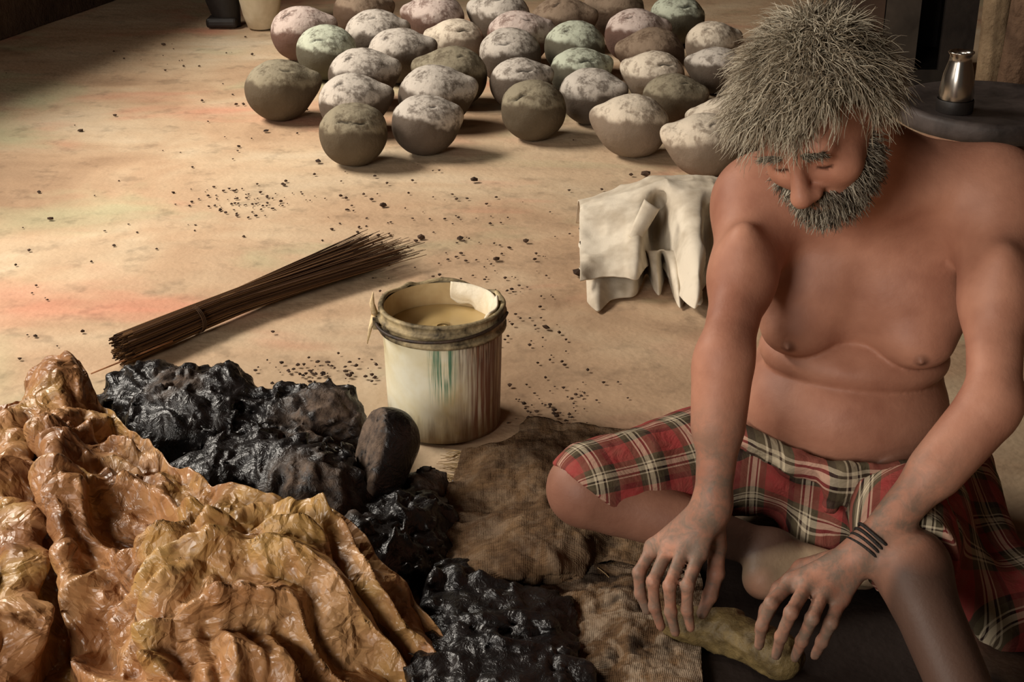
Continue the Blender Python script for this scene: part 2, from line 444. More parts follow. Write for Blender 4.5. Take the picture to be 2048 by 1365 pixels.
    R_t = [zz(1432, 1092, 0.150), zz(1432, 1148, 0.122), zz(1420, 1192, 0.092), zz(1404, 1228, 0.070)]
    L_f = [  # his left hand: index finger at the image's left
        [zz(1582, 1166, 0.166), zz(1542, 1208, 0.158), zz(1524, 1252, 0.120), zz(1518, 1292, 0.080)],
        [zz(1614, 1171, 0.172), zz(1582, 1226, 0.162), zz(1562, 1274, 0.118), zz(1552, 1312, 0.078)],
        [zz(1648, 1182, 0.166), zz(1624, 1238, 0.152), zz(1604, 1282, 0.108), zz(1590, 1316, 0.072)],
        [zz(1681, 1197, 0.154), zz(1662, 1246, 0.136), zz(1644, 1284, 0.100), zz(1630, 1312, 0.070)]]
    L_t = [zz(1606, 1140, 0.150), zz(1560, 1180, 0.125), zz(1534, 1222, 0.100), zz(1520, 1262, 0.074)]
    head = Grp([
        (Ell(hp(0, -0.012, 0.022), (0.076, 0.094, 0.084), HM), 0.02),
        (Ell(hp(0, 0.028, -0.035), (0.063, 0.066, 0.080), HM), 0.035),
        (Ell(hp(0, 0.062, -0.098), (0.030, 0.024, 0.022), HM), 0.04),
        (Cone(hp(-0.038, 0.078, 0.020), hp(0.038, 0.078, 0.020), 0.016, 0.016), 0.022),
        (Cone(hp(0, 0.092, 0.012), hp(0, 0.116, -0.030), 0.0095, 0.0135), 0.014),
        (Ell(hp(0, 0.118, -0.036), (0.0150, 0.0150, 0.0125), HM), 0.010),
        (Ell(hp(-0.014, 0.104, -0.040), (0.0095, 0.012, 0.0095), HM), 0.008), (Ell(hp(0.014, 0.104, -0.040), (0.0095, 0.012, 0.0095), HM), 0.008),
        (Ell(hp(-0.045, 0.064, -0.030), (0.024, 0.022, 0.022), HM), 0.025), (Ell(hp(0.045, 0.064, -0.030), (0.024, 0.022, 0.022), HM), 0.025),
        (Ell(hp(-0.033, 0.098, -0.002), (0.017, 0.016, 0.0125), HM), 0.014, 'sub'), (Ell(hp(0.033, 0.098, -0.002), (0.017, 0.016, 0.0125), HM), 0.014, 'sub'),
        (Ell(hp(-0.033, 0.0765, -0.003), (0.0150, 0.0125, 0.0115), HM), 0.003), (Ell(hp(0.033, 0.0765, -0.003), (0.0150, 0.0125, 0.0115), HM), 0.003),
        (Cone(hp(-0.020, 0.088, -0.066), hp(0.020, 0.088, -0.066), 0.008, 0.008), 0.012),
        (Cone(hp(-0.018, 0.086, -0.079), hp(0.018, 0.086, -0.079), 0.008, 0.008), 0.008),
        (Ell(hp(-0.080, -0.012, -0.012), (0.010, 0.021, 0.033), HM), 0.006), (Ell(hp(0.080, -0.012, -0.012), (0.010, 0.021, 0.033), HM), 0.006),
        (Ell(hp(-0.086, -0.006, -0.010), (0.006, 0.010, 0.017), HM), 0.006, 'sub'), (Ell(hp(0.086, -0.006, -0.010), (0.006, 0.010, 0.017), HM), 0.006, 'sub'),
    ])
    neck = Grp([(Cone(nb, hp(0, -0.035, -0.055), 0.062, 0.055), 0.01), (Cone(tp(nb, 0, -0.03, -0.02), hp(0, -0.06, -0.02), 0.055, 0.052), 0.03)])
    def leg(h, k, an, toe, heel, calf, kr):
        d = nrm(an - k)
        return Grp([(Cone(h, k, 0.085, kr), 0.02), (Ell(k, (kr, kr, kr)), 0.03), (Cone(k, an, kr * 0.88, 0.030), 0.03),
                    (Cone(k + d * 0.06 + calf * 0.014, k + (an - k) * 0.5 + calf * 0.010, kr * 0.82, kr * 0.72), 0.03),
                    (Cone(an, toe, 0.030, 0.020), 0.025), (Cone(heel, toe, 0.028, 0.017), 0.025), (Cone(an, heel, 0.032, 0.029), 0.02)])
    legR = leg(Rh, Rk, Ra, Ra + V(0.145, -0.02, -0.028), Ra + V(-0.02, -0.045, -0.020), V(0, 0.3, -0.9), 0.055)
    legL = leg(Lh, Lk, La, La + V(0.03, -0.17, -0.03), La + V(0, 0.03, -0.025), V(0, 0.6, -0.7), 0.045)
    toesR = Grp([(Cone(Ra + V(0.14, -0.045 + 0.016 * i, -0.022 - 0.004 * i), Ra + V(0.175 - 0.006 * i, -0.05 + 0.018 * i, -0.024 - 0.004 * i), 0.011 - 0.0008 * i, 0.0095 - 0.0008 * i), 0.003) for i in range(5)])
    body = Grp([(torso, 0.01), (neck, 0.045), (head, 0.022), (arm(Rs, Re, Rw, -a), 0.036), (arm(Ls, Le, Lw, a), 0.036),
                (hand(Rw, Re, R_f, R_t), 0.016), (hand(Lw, Le, L_f, L_t), 0.016), (legR, 0.015), (legL, 0.015), (toesR, 0.006)])
    lo, hi = V(0.02, 1.10, 0.0), V(0.95, 2.36, 1.00)
    vv, ff = sdf_mesh(lambda P, Cn=None, BR=0: body(P, Cn, BR), lo, hi, 0.0042)
    vv[:, 2] = np.maximum(vv[:, 2], 0.002)
    # skin material: dusty clay on forearms and hands darkened for shade, shade painted on legs, paler soles
    M = Mat('sunburnt_skin', rough=0.55, spec=0.3)
    co = M.coords('Object')
    base = M.ramp(M.noise(co, 9, 5, 0.6), [(0.3, srgb(148, 98, 78)), (0.7, srgb(182, 130, 106))])
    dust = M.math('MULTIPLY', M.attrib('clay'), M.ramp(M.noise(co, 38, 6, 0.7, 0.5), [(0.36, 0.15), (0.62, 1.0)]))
    base = M.mix(dust, base, srgb(112, 97, 84))  # clay dust, its tone deepened to stand in for shade on the hands
    base = M.mix(M.attrib('leg_shade'), base, srgb(64, 47, 38))  # dim light around the legs painted into the skin colour
    base = M.mix(M.attrib('sole'), base, srgb(176, 152, 124))
    base = M.mix(M.attrib('dark'), base, srgb(52, 30, 24))
    M.color(base); M.bump(M.noise(co, 140, 4, 0.6), 0.18, 0.003); M.bump(M.noise(co, 45, 3, 0.5), 0.10, 0.004)
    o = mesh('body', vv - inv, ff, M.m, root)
    dseg = lambda p, q: Cone(p, q, 0, 0)(vv)
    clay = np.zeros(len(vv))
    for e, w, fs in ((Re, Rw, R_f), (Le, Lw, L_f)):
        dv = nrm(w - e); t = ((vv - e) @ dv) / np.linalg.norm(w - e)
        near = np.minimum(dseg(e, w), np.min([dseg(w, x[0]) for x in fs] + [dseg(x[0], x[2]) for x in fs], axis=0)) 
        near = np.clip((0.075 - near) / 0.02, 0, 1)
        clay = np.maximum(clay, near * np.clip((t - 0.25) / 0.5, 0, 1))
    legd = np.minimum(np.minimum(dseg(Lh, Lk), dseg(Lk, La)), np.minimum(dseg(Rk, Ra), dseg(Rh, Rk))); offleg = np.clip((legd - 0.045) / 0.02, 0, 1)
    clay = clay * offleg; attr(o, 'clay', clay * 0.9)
    attr(o, 'leg_shade', np.where(vv[:, 0] < 0.30, 0.45, 0.95) * np.clip((0.09 - legd) / 0.03, 0, 1) * (1 - clay) * np.clip((0.28 - vv[:, 2]) / 0.06, 0.3, 1))
    footc = Ra + V(0.06, -0.04, -0.02)
    attr(o, 'sole', np.clip(1 - np.linalg.norm((vv - footc) / V(0.13, 0.06, 0.06), axis=1), 0, 0.35) / 0.35)
    nip = np.minimum(np.linalg.norm(vv - tp(Ch, -0.098, 0.136, -0.092), axis=1), np.linalg.norm(vv - tp(Ch, 0.102, 0.136, -0.092), axis=1))
    eye = np.minimum(np.linalg.norm((vv - hp(-0.033, 0.088, -0.010)) @ HM.T / V(0.015, 0.012, 0.0035), axis=1), np.linalg.norm((vv - hp(0.033, 0.088, -0.010)) @ HM.T / V(0.015, 0.012, 0.0035), axis=1))
    attr(o, 'dark', np.clip(np.maximum(np.clip((0.015 - nip) / 0.007, 0, 1) * 0.45, np.clip((1.1 - eye) / 0.3, 0, 1) * 0.9), 0, 1))

    # ---- hair, beard, brows: tapering locks rooted on the skin
    def locks(name, roots, dirs, length, rad, wave, seed, mat, droop=0.0, seg=8, extra=None):
        rg = np.random.default_rng(seed); N = len(roots)
        L = length * rg.uniform(0.65, 1.25, N); t = np.linspace(0, 1, seg)
        d = dirs + rg.normal(0, 0.28, (N, 3)); d /= np.linalg.norm(d, axis=1)[:, None]
        side = np.cross(d, rg.normal(0, 1, (N, 3))); side /= np.linalg.norm(side, axis=1)[:, None]
        ph = rg.uniform(0, 6.28, N); fq = rg.uniform(0.6, 1.5, N)
        P = roots[:, None] + d[:, None] * (L[:, None] * t)[..., None]
        P = P + side[:, None] * (wave * np.sin(ph[:, None] + 6.28 * fq[:, None] * t) * t)[..., None]
        P[..., 2] -= droop * (t ** 2)[None] * L[:, None]
        if extra is not None: P = extra(P, t)
        Rr = rad * rg.uniform(0.6, 1.3, N)[:, None] * (1 - 0.85 * t ** 1.5)[None]
        v_, f_ = strands(P, Rr)
        ob = mesh(name, v_ - inv, f_, mat, root)
        attr(ob, 'tone', np.repeat(rg.uniform(0, 1, N), seg * 3))
        return ob
    MH = Mat('grey_hair', rough=0.55, spec=0.35)
    MH.color(MH.ramp(MH.attrib('tone'), [(0.0, srgb(98, 86, 70)), (0.45, srgb(156, 142, 120)), (1.0, srgb(204, 194, 172))]))
    MB = Mat('grey_beard', rough=0.6, spec=0.3)
    MB.color(MB.ramp(MB.attrib('tone'), [(0.0, srgb(58, 48, 40)), (0.5, srgb(120, 108, 92)), (1.0, srgb(176, 168, 150))]))
    MC = m_plain('hair_underlayer', srgb(66, 57, 46), srgb(104, 93, 76), 60, 0.8, 0.2, 0.5, 120)
    rg = np.random.default_rng(5)
    # scalp underlayer following the skull
    hr = np.array((0.096, 0.114, 0.108)); hc = hp(0, -0.014, 0.024)
    th, phi = np.meshgrid(np.linspace(0, math.pi, 40), np.linspace(0, 2 * math.pi, 64), indexing='ij')
    D = np.stack([np.sin(th) * np.cos(phi), np.sin(th) * np.sin(phi), np.cos(th)], -1).reshape(-1, 3)
    def hairy(D):    # 0 on the face, 1 on the scalp
        rr, ff_, uu = D[:, 0], D[:, 1], D[:, 2]
        line = np.where(ff_ > 0.2, 0.46 - 0.10 * np.abs(rr), -0.05 - 0.55 * np.clip(-ff_, 0, 1) + 0.3 * np.clip(ff_, 0, 1) * 2)
        return np.clip((uu - line) / 0.14, 0, 1)
    hz = hairy(D)
    cap = hc + ((D * hr) * (0.80 + 0.20 * hz[:, None] + 0.05 * fbm(D * 3.0, 9, 3)[:, None] * hz[:, None])) @ HM
    mesh('hair_underlayer', cap - inv, grid_faces(40, 64), MC, root)
    N = 15000; D = rg.normal(0, 1, (N, 3)); D /= np.linalg.norm(D, axis=1)[:, None]
    D = D[hairy(D) > rg.uniform(0.15, 0.6, N)]
    # whorl at the crown, combed down and forward; clumped
    crown = nrm(V(0.1, -0.45, 0.85)); flow = D * (D @ crown)[:, None] - crown; flow /= np.linalg.norm(flow, axis=1)[:, None] + 1e-6
    cl = np.stack([fbm(D * 3.5, 40 + i, 2) for i in range(3)], 1)
    kc = np.clip(((D @ crown) - 0.55) / 0.4, 0, 1)[:, None]
    dl = D * (0.26 + 0.5 * kc) + flow * 0.85 + V(-0.35, 0.1, 0) + cl * 1.25
    wd = dl @ HM; roots = hc + (D * hr * 0.97) @ HM
    locks('hair', roots, wd / np.linalg.norm(wd, axis=1)[:, None], 0.052, 0.00115, 0.0055, 3, MH, droop=0.30)
    N = 7000; D = rg.normal(0, 1, (N, 3)); D /= np.linalg.norm(D, axis=1)[:, None]; D = D[hairy(D) > 0.3]
    wd = (D * 0.5 + rg.normal(0, 0.45, D.shape) + V(-0.25, 0.05, -0.05)) @ HM
    locks('hair_curls', hc + (D * hr * 0.99) @ HM, wd / np.linalg.norm(wd, axis=1)[:, None], 0.030, 0.0012, 0.006, 4, MH, droop=0.2, seg=7)
    # beard over jaw and cheeks
    def on_face(pts, lift):
        # march sample points to the skin along the outward direction
        o_ = hp(0, 0.02, -0.04); d_ = pts - o_; Ld = np.linalg.norm(d_, axis=1); d_ /= Ld[:, None]
        t = np.full(len(pts), 0.16)
        for _ in range(40): t -= head((o_ + d_ * t[:, None])[:, None, :])[:, 0] * 0.8
        return o_ + d_ * (t + lift)[:, None], d_
    N = 3600
    ang = rg.uniform(-1.75, 1.75, N); hgt = rg.uniform(-0.125, -0.02, N)
    cut = np.abs(ang) / 1.75
    keep = hgt < -0.085 + 0.075 * cut ** 1.3
    ang, hgt = ang[keep], hgt[keep]
    pts = C + (np.stack([np.sin(ang) * 0.10, 0.02 + np.cos(ang) * 0.10, hgt], 1)) @ HM
    sk, sd = on_face(pts, -0.003)
    locks('beard', sk, sd * 0.75 - u * 0.55 + rg.normal(0, 0.2, sk.shape), 0.026, 0.0012, 0.003, 8, MB, droop=0.2, seg=6)
    N = 520; i = rg.uniform(-0.034, 0.034, N)
    pts = C + np.stack([i, 0.10 + 0 * i, -0.052 - 0.22 * np.abs(i) + rg.uniform(-0.005, 0.005, N)], 1) @ HM
    sk, sd = on_face(pts, -0.002)
    locks('moustache', sk, f * 0.5 - u * 0.6 + np.sign(i)[:, None] * r * 0.55, 0.021, 0.0011, 0.002, 12, MB, droop=0.1, seg=6)
    for sgn in (-1, 1):
        N = 150; i = rg.uniform(0.014, 0.052, N) * sgn
        pts = C + np.stack([i, 0.10 + 0 * i, 0.026 - 3.0 * (np.abs(i) - 0.03) ** 2 + rg.uniform(-0.004, 0.004, N)], 1) @ HM
        sk, sd = on_face(pts, -0.001)
        locks('eyebrow', sk, f * 0.5 + u * 0.1 + r * sgn * 0.8, 0.014, 0.0009, 0.001, 20 + sgn, MB, seg=5)

    # ---- chequered waist cloth wrapped over hips and thighs, spread on the floor at his left
    O = 0.015
    lung = Grp([
        (Ell(tp(Pv, 0.0, 0.045, 0.015), (0.19 + O, 0.152 + O, 0.105), T3), 0.02),
        (Cone(Rh, Rk + nrm(Rh - Rk) * 0.012, 0.092 + O, 0.058 + O), 0.05), (Cone(Lh, Lk + nrm(Lh - Lk) * 0.02, 0.092 + O, 0.050 + O), 0.05),
        (Cone(tp(Pv, 0.02, 0.09, -0.07), tp(Pv, -0.02, 0.20, -0.09), 0.10, 0.05), 0.06),
        (Cone(tp(Pv, 0.17, 0.02, -0.03), px(2035, 1235, 0.03), 0.09, 0.035), 0.07),
        (Cone(Lh + (Lk - Lh) * 0.55 + V(0.02, 0, 0), px(2010, 1262, 0.02), 0.06, 0.024), 0.06),
        (Cone(px(2035, 1235, 0.03), px(2150, 1180, 0.05), 0.035, 0.08), 0.06),
        # knot of the folded waistband
        (Ell(tp(Pv, -0.06, 0.197, 0.072), (0.034, 0.022, 0.026), T3), 0.02), (Cone(tp(Pv, -0.07, 0.20, 0.075), tp(Pv, -0.115, 0.19, 0.09), 0.013, 0.007), 0.012),
        (Cone(tp(Pv, -0.16, 0.11, 0.055), tp(Pv, -0.06, 0.192, 0.06), 0.016, 0.018), 0.02), (Cone(tp(Pv, -0.05, 0.195, 0.058), tp(Pv, 0.15, 0.135, 0.045), 0.018, 0.016), 0.02),
    ])
    kd = nrm(Rk - Rh); hem = nrm(V(0.30, -0.80, -0.62))
    def cut_(P, d):
        # hem on the right thigh leaves the knee's underside bare; hem on the left thigh above the knee
        b1 = ((P - (Rk + V(0.0, -0.01, 0.018))) @ nrm(V(-0.62, -0.42, -0.66)))
        far = np.clip((0.30 - P[..., 0]) / 0.05, 0, 1)
        d = np.where(P[..., 0] < 0.36, np.maximum(d, b1 - 0.006 + (P[..., 0] > 0.30) * (P[..., 0] - 0.30) * 1.0), d)
        ax = nrm(Lk - Lh); b2 = (P - (Lk - ax * 0.035)) @ ax - 0.25 * np.clip(P[..., 0] - 0.60, 0, 0.3)
        d = np.where((P[..., 0] > 0.44), np.maximum(d, b2), d)
        rad_ = np.linalg.norm((P - Pv)[..., :2], axis=-1)
        top = P[..., 2] - 0.198 + 0.05 * np.clip((2.10 - P[..., 1]) / 0.2, 0, 1) - 2.0 * np.clip(rad_ - 0.235, 0, 0.3)
        d = np.maximum(d, top * 0.8)
        w = fbm(P.reshape(-1, 3) * V(11, 11, 5), 31, 3, ridged=True).reshape(d.shape)
        return d - 0.006 * w
    vv2, ff2 = sdf_mesh(lambda P, Cn=None, BR=0: lung(P, Cn, BR), V(0.0, 1.5, 0.0), V(1.15, 2.44, 0.42), 0.0055, post=cut_)
    vv2[:, 2] = np.maximum(vv2[:, 2], 0.003)
    ML = Mat('chequered_cotton', rough=0.9, spec=0.1)
    cv = M_attr = ML.attrib('weave', 'Vector')
    sep = ML.node('ShaderNodeSeparateXYZ'); ML.link(cv, sep.inputs[0])
    def stripes(sock, per, offs):
        x = ML.math('FRACT', ML.math('ADD', ML.math('DIVIDE', sock, per), offs)); return x
    dk, red, cream, olive = srgb(40, 26, 26), srgb(144, 58, 56), srgb(190, 176, 150), srgb(74, 66, 50)
    def warp(sock, offs):
        x = stripes(sock, 0.088, offs)
        return ML.ramp(x, [(0.0, red), (0.30, dk), (0.40, olive), (0.52, cream), (0.55, dk), (0.59, cream), (0.68, dk), (0.71, cream), (0.74, olive), (0.86, red)], 'CONSTANT')
    colr = ML.mix(0.5, warp(sep.outputs[0], 0.1), warp(sep.outputs[1], 0.45))
    colr = ML.mix(ML.ramp(ML.noise(cv, 30, 4, 0.6), [(0.4, 0.0), (0.75, 0.25)]), colr, srgb(140, 118, 96))
    ML.color(colr); ML.bump(ML.noise(ML.coords('Object'), 260, 2, 0.5), 0.2, 0.002); ML.bump(ML.noise(ML.coords('Object', (1, 1, 1)), 26, 4, 0.6, 1.0), 0.35, 0.012)
    lo_ = mesh('waist_cloth', vv2 - inv, ff2, ML.m, root); lo_['label'] = 'red, black and cream chequered waist cloth'
    def frame(h, k):
        ax = nrm(k - h); s_ = nrm(np.cross(ax, up)); t_ = np.cross(s_, ax); q = vv2 - h
        return np.stack([q @ ax, np.arctan2(q @ s_, q @ t_) * 0.085, 0 * q[:, 0]], 1)
    wR = Cone(Rh, Rk, 0, 0)(vv2); wL = Cone(Lh, Lk, 0, 0)(vv2)
    q = vv2 - Pv; mid_uv = np.stack([q @ a, q @ (up + fr * 0.6), 0 * q[:, 0]], 1)
    q3 = vv2 - Lh; dg = nrm(px(2010, 1270, 0) - Lh); sd_ = nrm(np.cross(dg, up)); out_uv = np.stack([q3 @ sd_, q3 @ dg, 0 * q3[:, 0]], 1)
    uvw = np.where((vv2[:, 0] < 0.335)[:, None], frame(Rh, Rk), np.where((vv2[:, 0] > 0.64)[:, None], out_uv, mid_uv))
    uvattr(lo_, 'weave', uvw)

    kc = pd(1686, 962, 1.925)
    wb = [pd(1465, 862, 2.07), pd(1590, 928, 1.965), pd(1690, 953, 1.93), pd(1800, 950, 1.925), pd(1900, 928, 1.96)]
    kg = Grp([(Cone(wb[i], wb[i + 1], 0.017, 0.017), 0.012) for i in range(4)] + [(Ell(kc, (0.030, 0.020, 0.024)), 0.014), (Cone(kc + V(-0.006, 0, -0.01), kc + V(-0.016, -0.002, -0.045), 0.017, 0.010), 0.012), (Cone(kc + V(0.012, 0, -0.01), kc + V(0.022, -0.004, -0.058), 0.017, 0.010), 0.012)])
    v3, f3 = sdf_mesh(lambda P, Cn=None, BR=0: kg(P, Cn, BR), kc - V(0.28, 0.10, 0.12), kc + V(0.24, 0.22, 0.16), 0.004, post=lambda P, d: d - (0.005 * fbm(P.reshape(-1, 3) * V(26, 26, 60), 14, 3, ridged=True)).reshape(d.shape))
    ko = mesh('waist_knot', v3 - inv, f3, ML.m, root); q = v3 - kc; uvattr(ko, 'weave', np.stack([q[:, 0] * 0.8 + 0.037, q[:, 2] * 0.6 + 0.012, 0 * q[:, 0]], 1))
    # ---- thread bracelets on the left wrist
    MT = m_plain('black_thread', srgb(18, 15, 14), srgb(48, 42, 38), 120, 0.7, 0.3, 0.4, 200)
    ax = nrm(Lw - Le); s_ = nrm(np.cross(ax, up)); t_ = np.cross(s_, ax)
    for i in range(4):
        c = Lw - ax * (0.004 + 0.0078 * i); rr = 0.0295 + 0.0004 * i
        an = np.linspace(0, 2 * math.pi, 40, endpoint=False)
        pth = c + np.outer(np.cos(an), s_) * rr * 1.02 + np.outer(np.sin(an), t_) * rr + np.outer(np.sin(an * 2 + i) * 0.0012, ax)
        b_ = mesh('bracelet', *tube(pth - inv, 0.0024, 6, True), MT, root)
        b_['label'] = 'black thread bracelet'
    tag(root, 'grey-bearded bare-chested person in a chequered waist cloth sitting cross-legged and pressing clay', 'person')
    return root
build_person()

# ------------------------------------------------------------------ unfired clay pots drying on the floor
def m_clay(name, top, low, dusty):
    M = Mat(name, rough=0.82, spec=0.2); co = M.coords('Object')
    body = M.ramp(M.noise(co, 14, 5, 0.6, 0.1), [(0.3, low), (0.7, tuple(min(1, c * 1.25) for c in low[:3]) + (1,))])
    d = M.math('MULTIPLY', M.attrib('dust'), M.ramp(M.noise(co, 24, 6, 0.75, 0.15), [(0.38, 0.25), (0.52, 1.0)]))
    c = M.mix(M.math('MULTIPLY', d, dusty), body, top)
    c = M.mix(M.attrib('crack'), c, srgb(22, 17, 14))
    M.color(c); M.bump(M.noise(co, 55, 6, 0.7), 0.35, 0.006); M.bump(M.noise(co, 16, 3, 0.6), 0.25, 0.012)
    return M.m
CLAYS = {
    'grey': m_clay('grey_clay', srgb(196, 186, 174), srgb(84, 73, 63), 0.95),
    'pink': m_clay('pinkish_clay', srgb(200, 182, 172), srgb(98, 74, 64), 0.95),
    'green': m_clay('greenish_clay', srgb(186, 190, 170), srgb(80, 75, 62), 0.95),
    'olive': m_clay('olive_clay', srgb(150, 140, 118), srgb(84, 73, 58), 0.85),
    'cream': m_clay('cream_clay', srgb(214, 200, 180), srgb(122, 107, 92), 0.95),
    'brown': m_clay('brown_clay', srgb(150, 130, 110), srgb(84, 66, 52), 0.7),
}
NT, NP = 66, 110
TH, PH = np.meshgrid(np.linspace(0, math.pi, NT), np.linspace(0, 2 * math.pi, NP), indexing='ij')
PDIR = np.stack([np.sin(TH) * np.cos(PH), np.sin(TH) * np.sin(PH), np.cos(TH)], -1).reshape(-1, 3)
def pot(u, w, yt, beak, tone, label, slit=0, seed=0, bk=1.0, cracks=0, squash=0.96):
    """u: middle, w: width, yt: top of the outline in the photo; beak: heading of the pinched end in degrees (0 = to the right, None = facing away)"""
    c = px(u, yt + 0.44 * w, 0.10)
    sc = F / (c[1] * CP + (H - 0.10) * SP); r = w / sc / (1.98 if beak is None else 2.12)
    rg = np.random.default_rng(100 + seed)
    D = PDIR.copy(); ang = math.radians(beak) if beak is not None else math.radians(95)
    bd = V(math.cos(ang), math.sin(ang), 0.10 + 0.1 * rg.random()); bd /= np.linalg.norm(bd)
    k = D @ bd; amt = 0.22 * bk if beak is not None else 0.06
    rad = 0.93 + 0.03 * fbm(D * 1.6 + seed, seed, 2) + amt * np.exp((k - 1) / 0.06) + 0.08 * bk * np.exp((k - 1) / 0.30)
    P = D * rad[:, None]
    # the upper side is beaten flatter and meets the smooth belly at a soft shoulder that runs out into the pinched end
    z = P[:, 2]; sh = 0.30 + 0.12 * (P[:, :2] @ bd[:2])
    z = np.where(z > sh, sh + (z - sh) * 0.86, z)
    P[:, 2] = z * squash
    P[:, 2] += 0.10 * np.exp((k - 1) / 0.06) * bk
    # shallow dents of the beater on the upper side
    topm = np.clip((D[:, 2] - 0.05) / 0.35, 0, 1)
    P *= (1 + topm * 0.022 * fbm(D * 4.2 + seed * 3.1, seed + 7, 3))[:, None]
    crack = np.zeros(len(D))
    def gash(p, d, ln, wd, depth):          # p: direction of its middle, d: tangent
        nonlocal crack
        p = nrm(p); d = nrm(d - p * (p @ d)); b = np.cross(p, d); q = D - p
        s_, t_ = q @ d, q @ b + 0.03 * np.sin((q @ d) * 14 + seed)
        m = np.exp(-(t_ / wd) ** 2) * np.clip(1.15 - (s_ / ln) ** 2, 0, 1) * ((D @ p) > 0.4)
        P[:] = P * (1 - depth * m)[:, None]; crack = np.maximum(crack, np.clip(m * 1.15 - 0.25, 0, 1))
    if slit: gash(V(0.25 * slit, -0.62, 0.62), V(1, 0.1, 0.22), 0.34, 0.055, 0.14)
    if cracks >= 1: gash(V(-0.18, -0.72, 0.60), V(1, 0.1, 0.03), 0.32, 0.042, 0.07)
    if cracks >= 2: gash(V(0.22, -0.74, 0.56), V(1, 0, 0.35), 0.28, 0.042, 0.07)
    if not slit and not cracks and rg.random() < 0.8:
        a_ = rg.uniform(-0.5, 0.5); gash(V(a_, -0.5, 0.75), V(1, 0.3 * rg.normal(), 0.4), rg.uniform(0.12, 0.24), 0.040, 0.06)
    P *= r
    if beak is not None: c[:2] -= bd[:2] * 0.13 * r
    P[:, 2] -= P[:, 2].min()
    flat = 0.006; P[:, 2] = np.maximum(P[:, 2] - flat, 0)
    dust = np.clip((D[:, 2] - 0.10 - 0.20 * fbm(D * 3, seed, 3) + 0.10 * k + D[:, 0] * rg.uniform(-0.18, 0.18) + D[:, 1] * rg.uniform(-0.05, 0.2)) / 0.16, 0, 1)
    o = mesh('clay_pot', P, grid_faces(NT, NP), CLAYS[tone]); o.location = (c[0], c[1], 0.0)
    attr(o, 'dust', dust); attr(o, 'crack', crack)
    tag(o, label, 'pot', 'clay pots drying on the floor')
    return o, c, r
POTS = [
 # u,    w,   yt,  beak, tone, label
 (707, 146, 199, None, 'olive', 'round clay pot nearest the broom, two cracks meeting across its top', 0, 2),
 (857, 150, 178, 10, 'grey', 'clay pot with a blunt raised right end, beside the pot with two meeting cracks', 0, 0),
 (566, 152, 112, 12, 'olive', 'leftmost clay pot, standing out at the left edge of the group', 0, 0),
 (712, 150, 137, 5, 'grey', 'pale-topped clay pot directly behind the pot with two meeting cracks', 0, 0),
 (730, 146, 89, 4, 'grey', 'clay pot third back in the column behind the cracked front pot, beak to the right', 0, 0),
 (653, 128, 48, None, 'green', 'greenish round clay pot near the back left, cracked across the middle', 0, 1),
 (610, 136, 8, 12, 'pink', 'pink-dusted clay pot with brown underside at the back left corner', 0, 0),
 (757, 134, 14, 10, 'grey', 'clay pot with long blunt beak just behind and between the greenish and speckled pots', 0, 0),
 (805, 138, 49, 6, 'grey', 'speckled grey clay pot with a sharp beak in the fourth row back', 0, 0),
 (876, 158, 124, 4, 'grey', 'clay pot with a pale pointed beak behind the blunt-ended front pot', 0, 0),
 (900, 150, 87, 184, 'olive', 'dull olive clay pot whose beak points left, with one dark nick', 0, 0),
 (908, 120, 27, 175, 'cream', 'cream clay pot with a wide dark gash in its right half', 1, 0),
 (866, 126, -16, 178, 'pink', 'pale pinkish clay pot in the back row behind the gashed cream pot', 0, 0),
 (728, 124, -26, 20, 'brown', 'brownish clay pot cut by the top edge of the photo, left of the pinkish one', 0, 0),
 (996, 130, -20, 160, 'grey', 'light grey clay pot cut by the top edge, right of the pale pinkish one', 0, 0),
 (1067, 140, 155, None, 'olive', 'smooth round clay pot in the front row centre with a dark swirl mark', -2, 0),
 (1258, 158, 178, 172, 'cream', 'cream clay pot in the front row with its beak pointing left', 0, 0),
 (1402, 160, 214, 170, 'cream', 'front clay pot half hidden by the sitting person, nearest to the white cloth', 0, 0),
 (1188, 140, 126, -25, 'grey', 'clay pot behind the cream front pot, pale veins on its top', 0, 0),
 (1043, 128, 102, 10, 'grey', 'clay pot behind the smooth round one, with a curved open slit', 1, 0),
 (1020, 132, 56, None, 'grey', 'rounded pale clay pot just left of the middle of the group, green speck on top', 0, 1),
 (1042, 138, 17, 12, 'pink', 'pinkish flaky clay pot in the second row from the back, beak right', 0, 0),
 (1128, 134, -8, 350, 'brown', 'brownish clay pot in the back rows, half shaded smooth dome', 0, 0),
 (1150, 130, 41, None, 'green', 'domed clay pot with a green tint on its left, centre of the group', 0, 0),
 (1164, 130, 84, 20, 'green', 'clay pot with a greenish sunken slit, in front of the green-tinted dome', 1, 0),
 (1305, 130, 89, 165, 'cream', 'cream clay pot with a deep slanting slit, right of centre', 1, 0),
 (1300, 138, 50, 186, 'brown', 'low dark clay pot behind the cream pot with the slanting slit', 0, 0),
 (1276, 134, 13, 8, 'pink', 'ribbed clay pot with a long beak to the right, near the back right', 0, 0),
 (1354, 116, -12, None, 'green', 'greenish clay pot at the back right corner of the group', 1, 0),
 (1350, 132, 133, 350, 'olive', 'olive domed clay pot behind the front pot that the sitting person half hides', 0, 0),
 (1428, 116, 31, 15, 'cream', 'cream clay pot beside the grey hair, second from the back right', 0, 0),
 (1428, 116, 79, 170, 'grey', 'pale grey clay pot beside the grey hair with its beak to the left', 0, 0),
 (1440, 136, 178, 172, 'cream', 'clay pot showing only its pale left end beside the grey hair', 0, 0),
 (1226, 128, -28, 200, 'brown', 'rough brown clay pot cut by the top edge, left of the ribbed pot', 0, 0),
]
POTXY = []
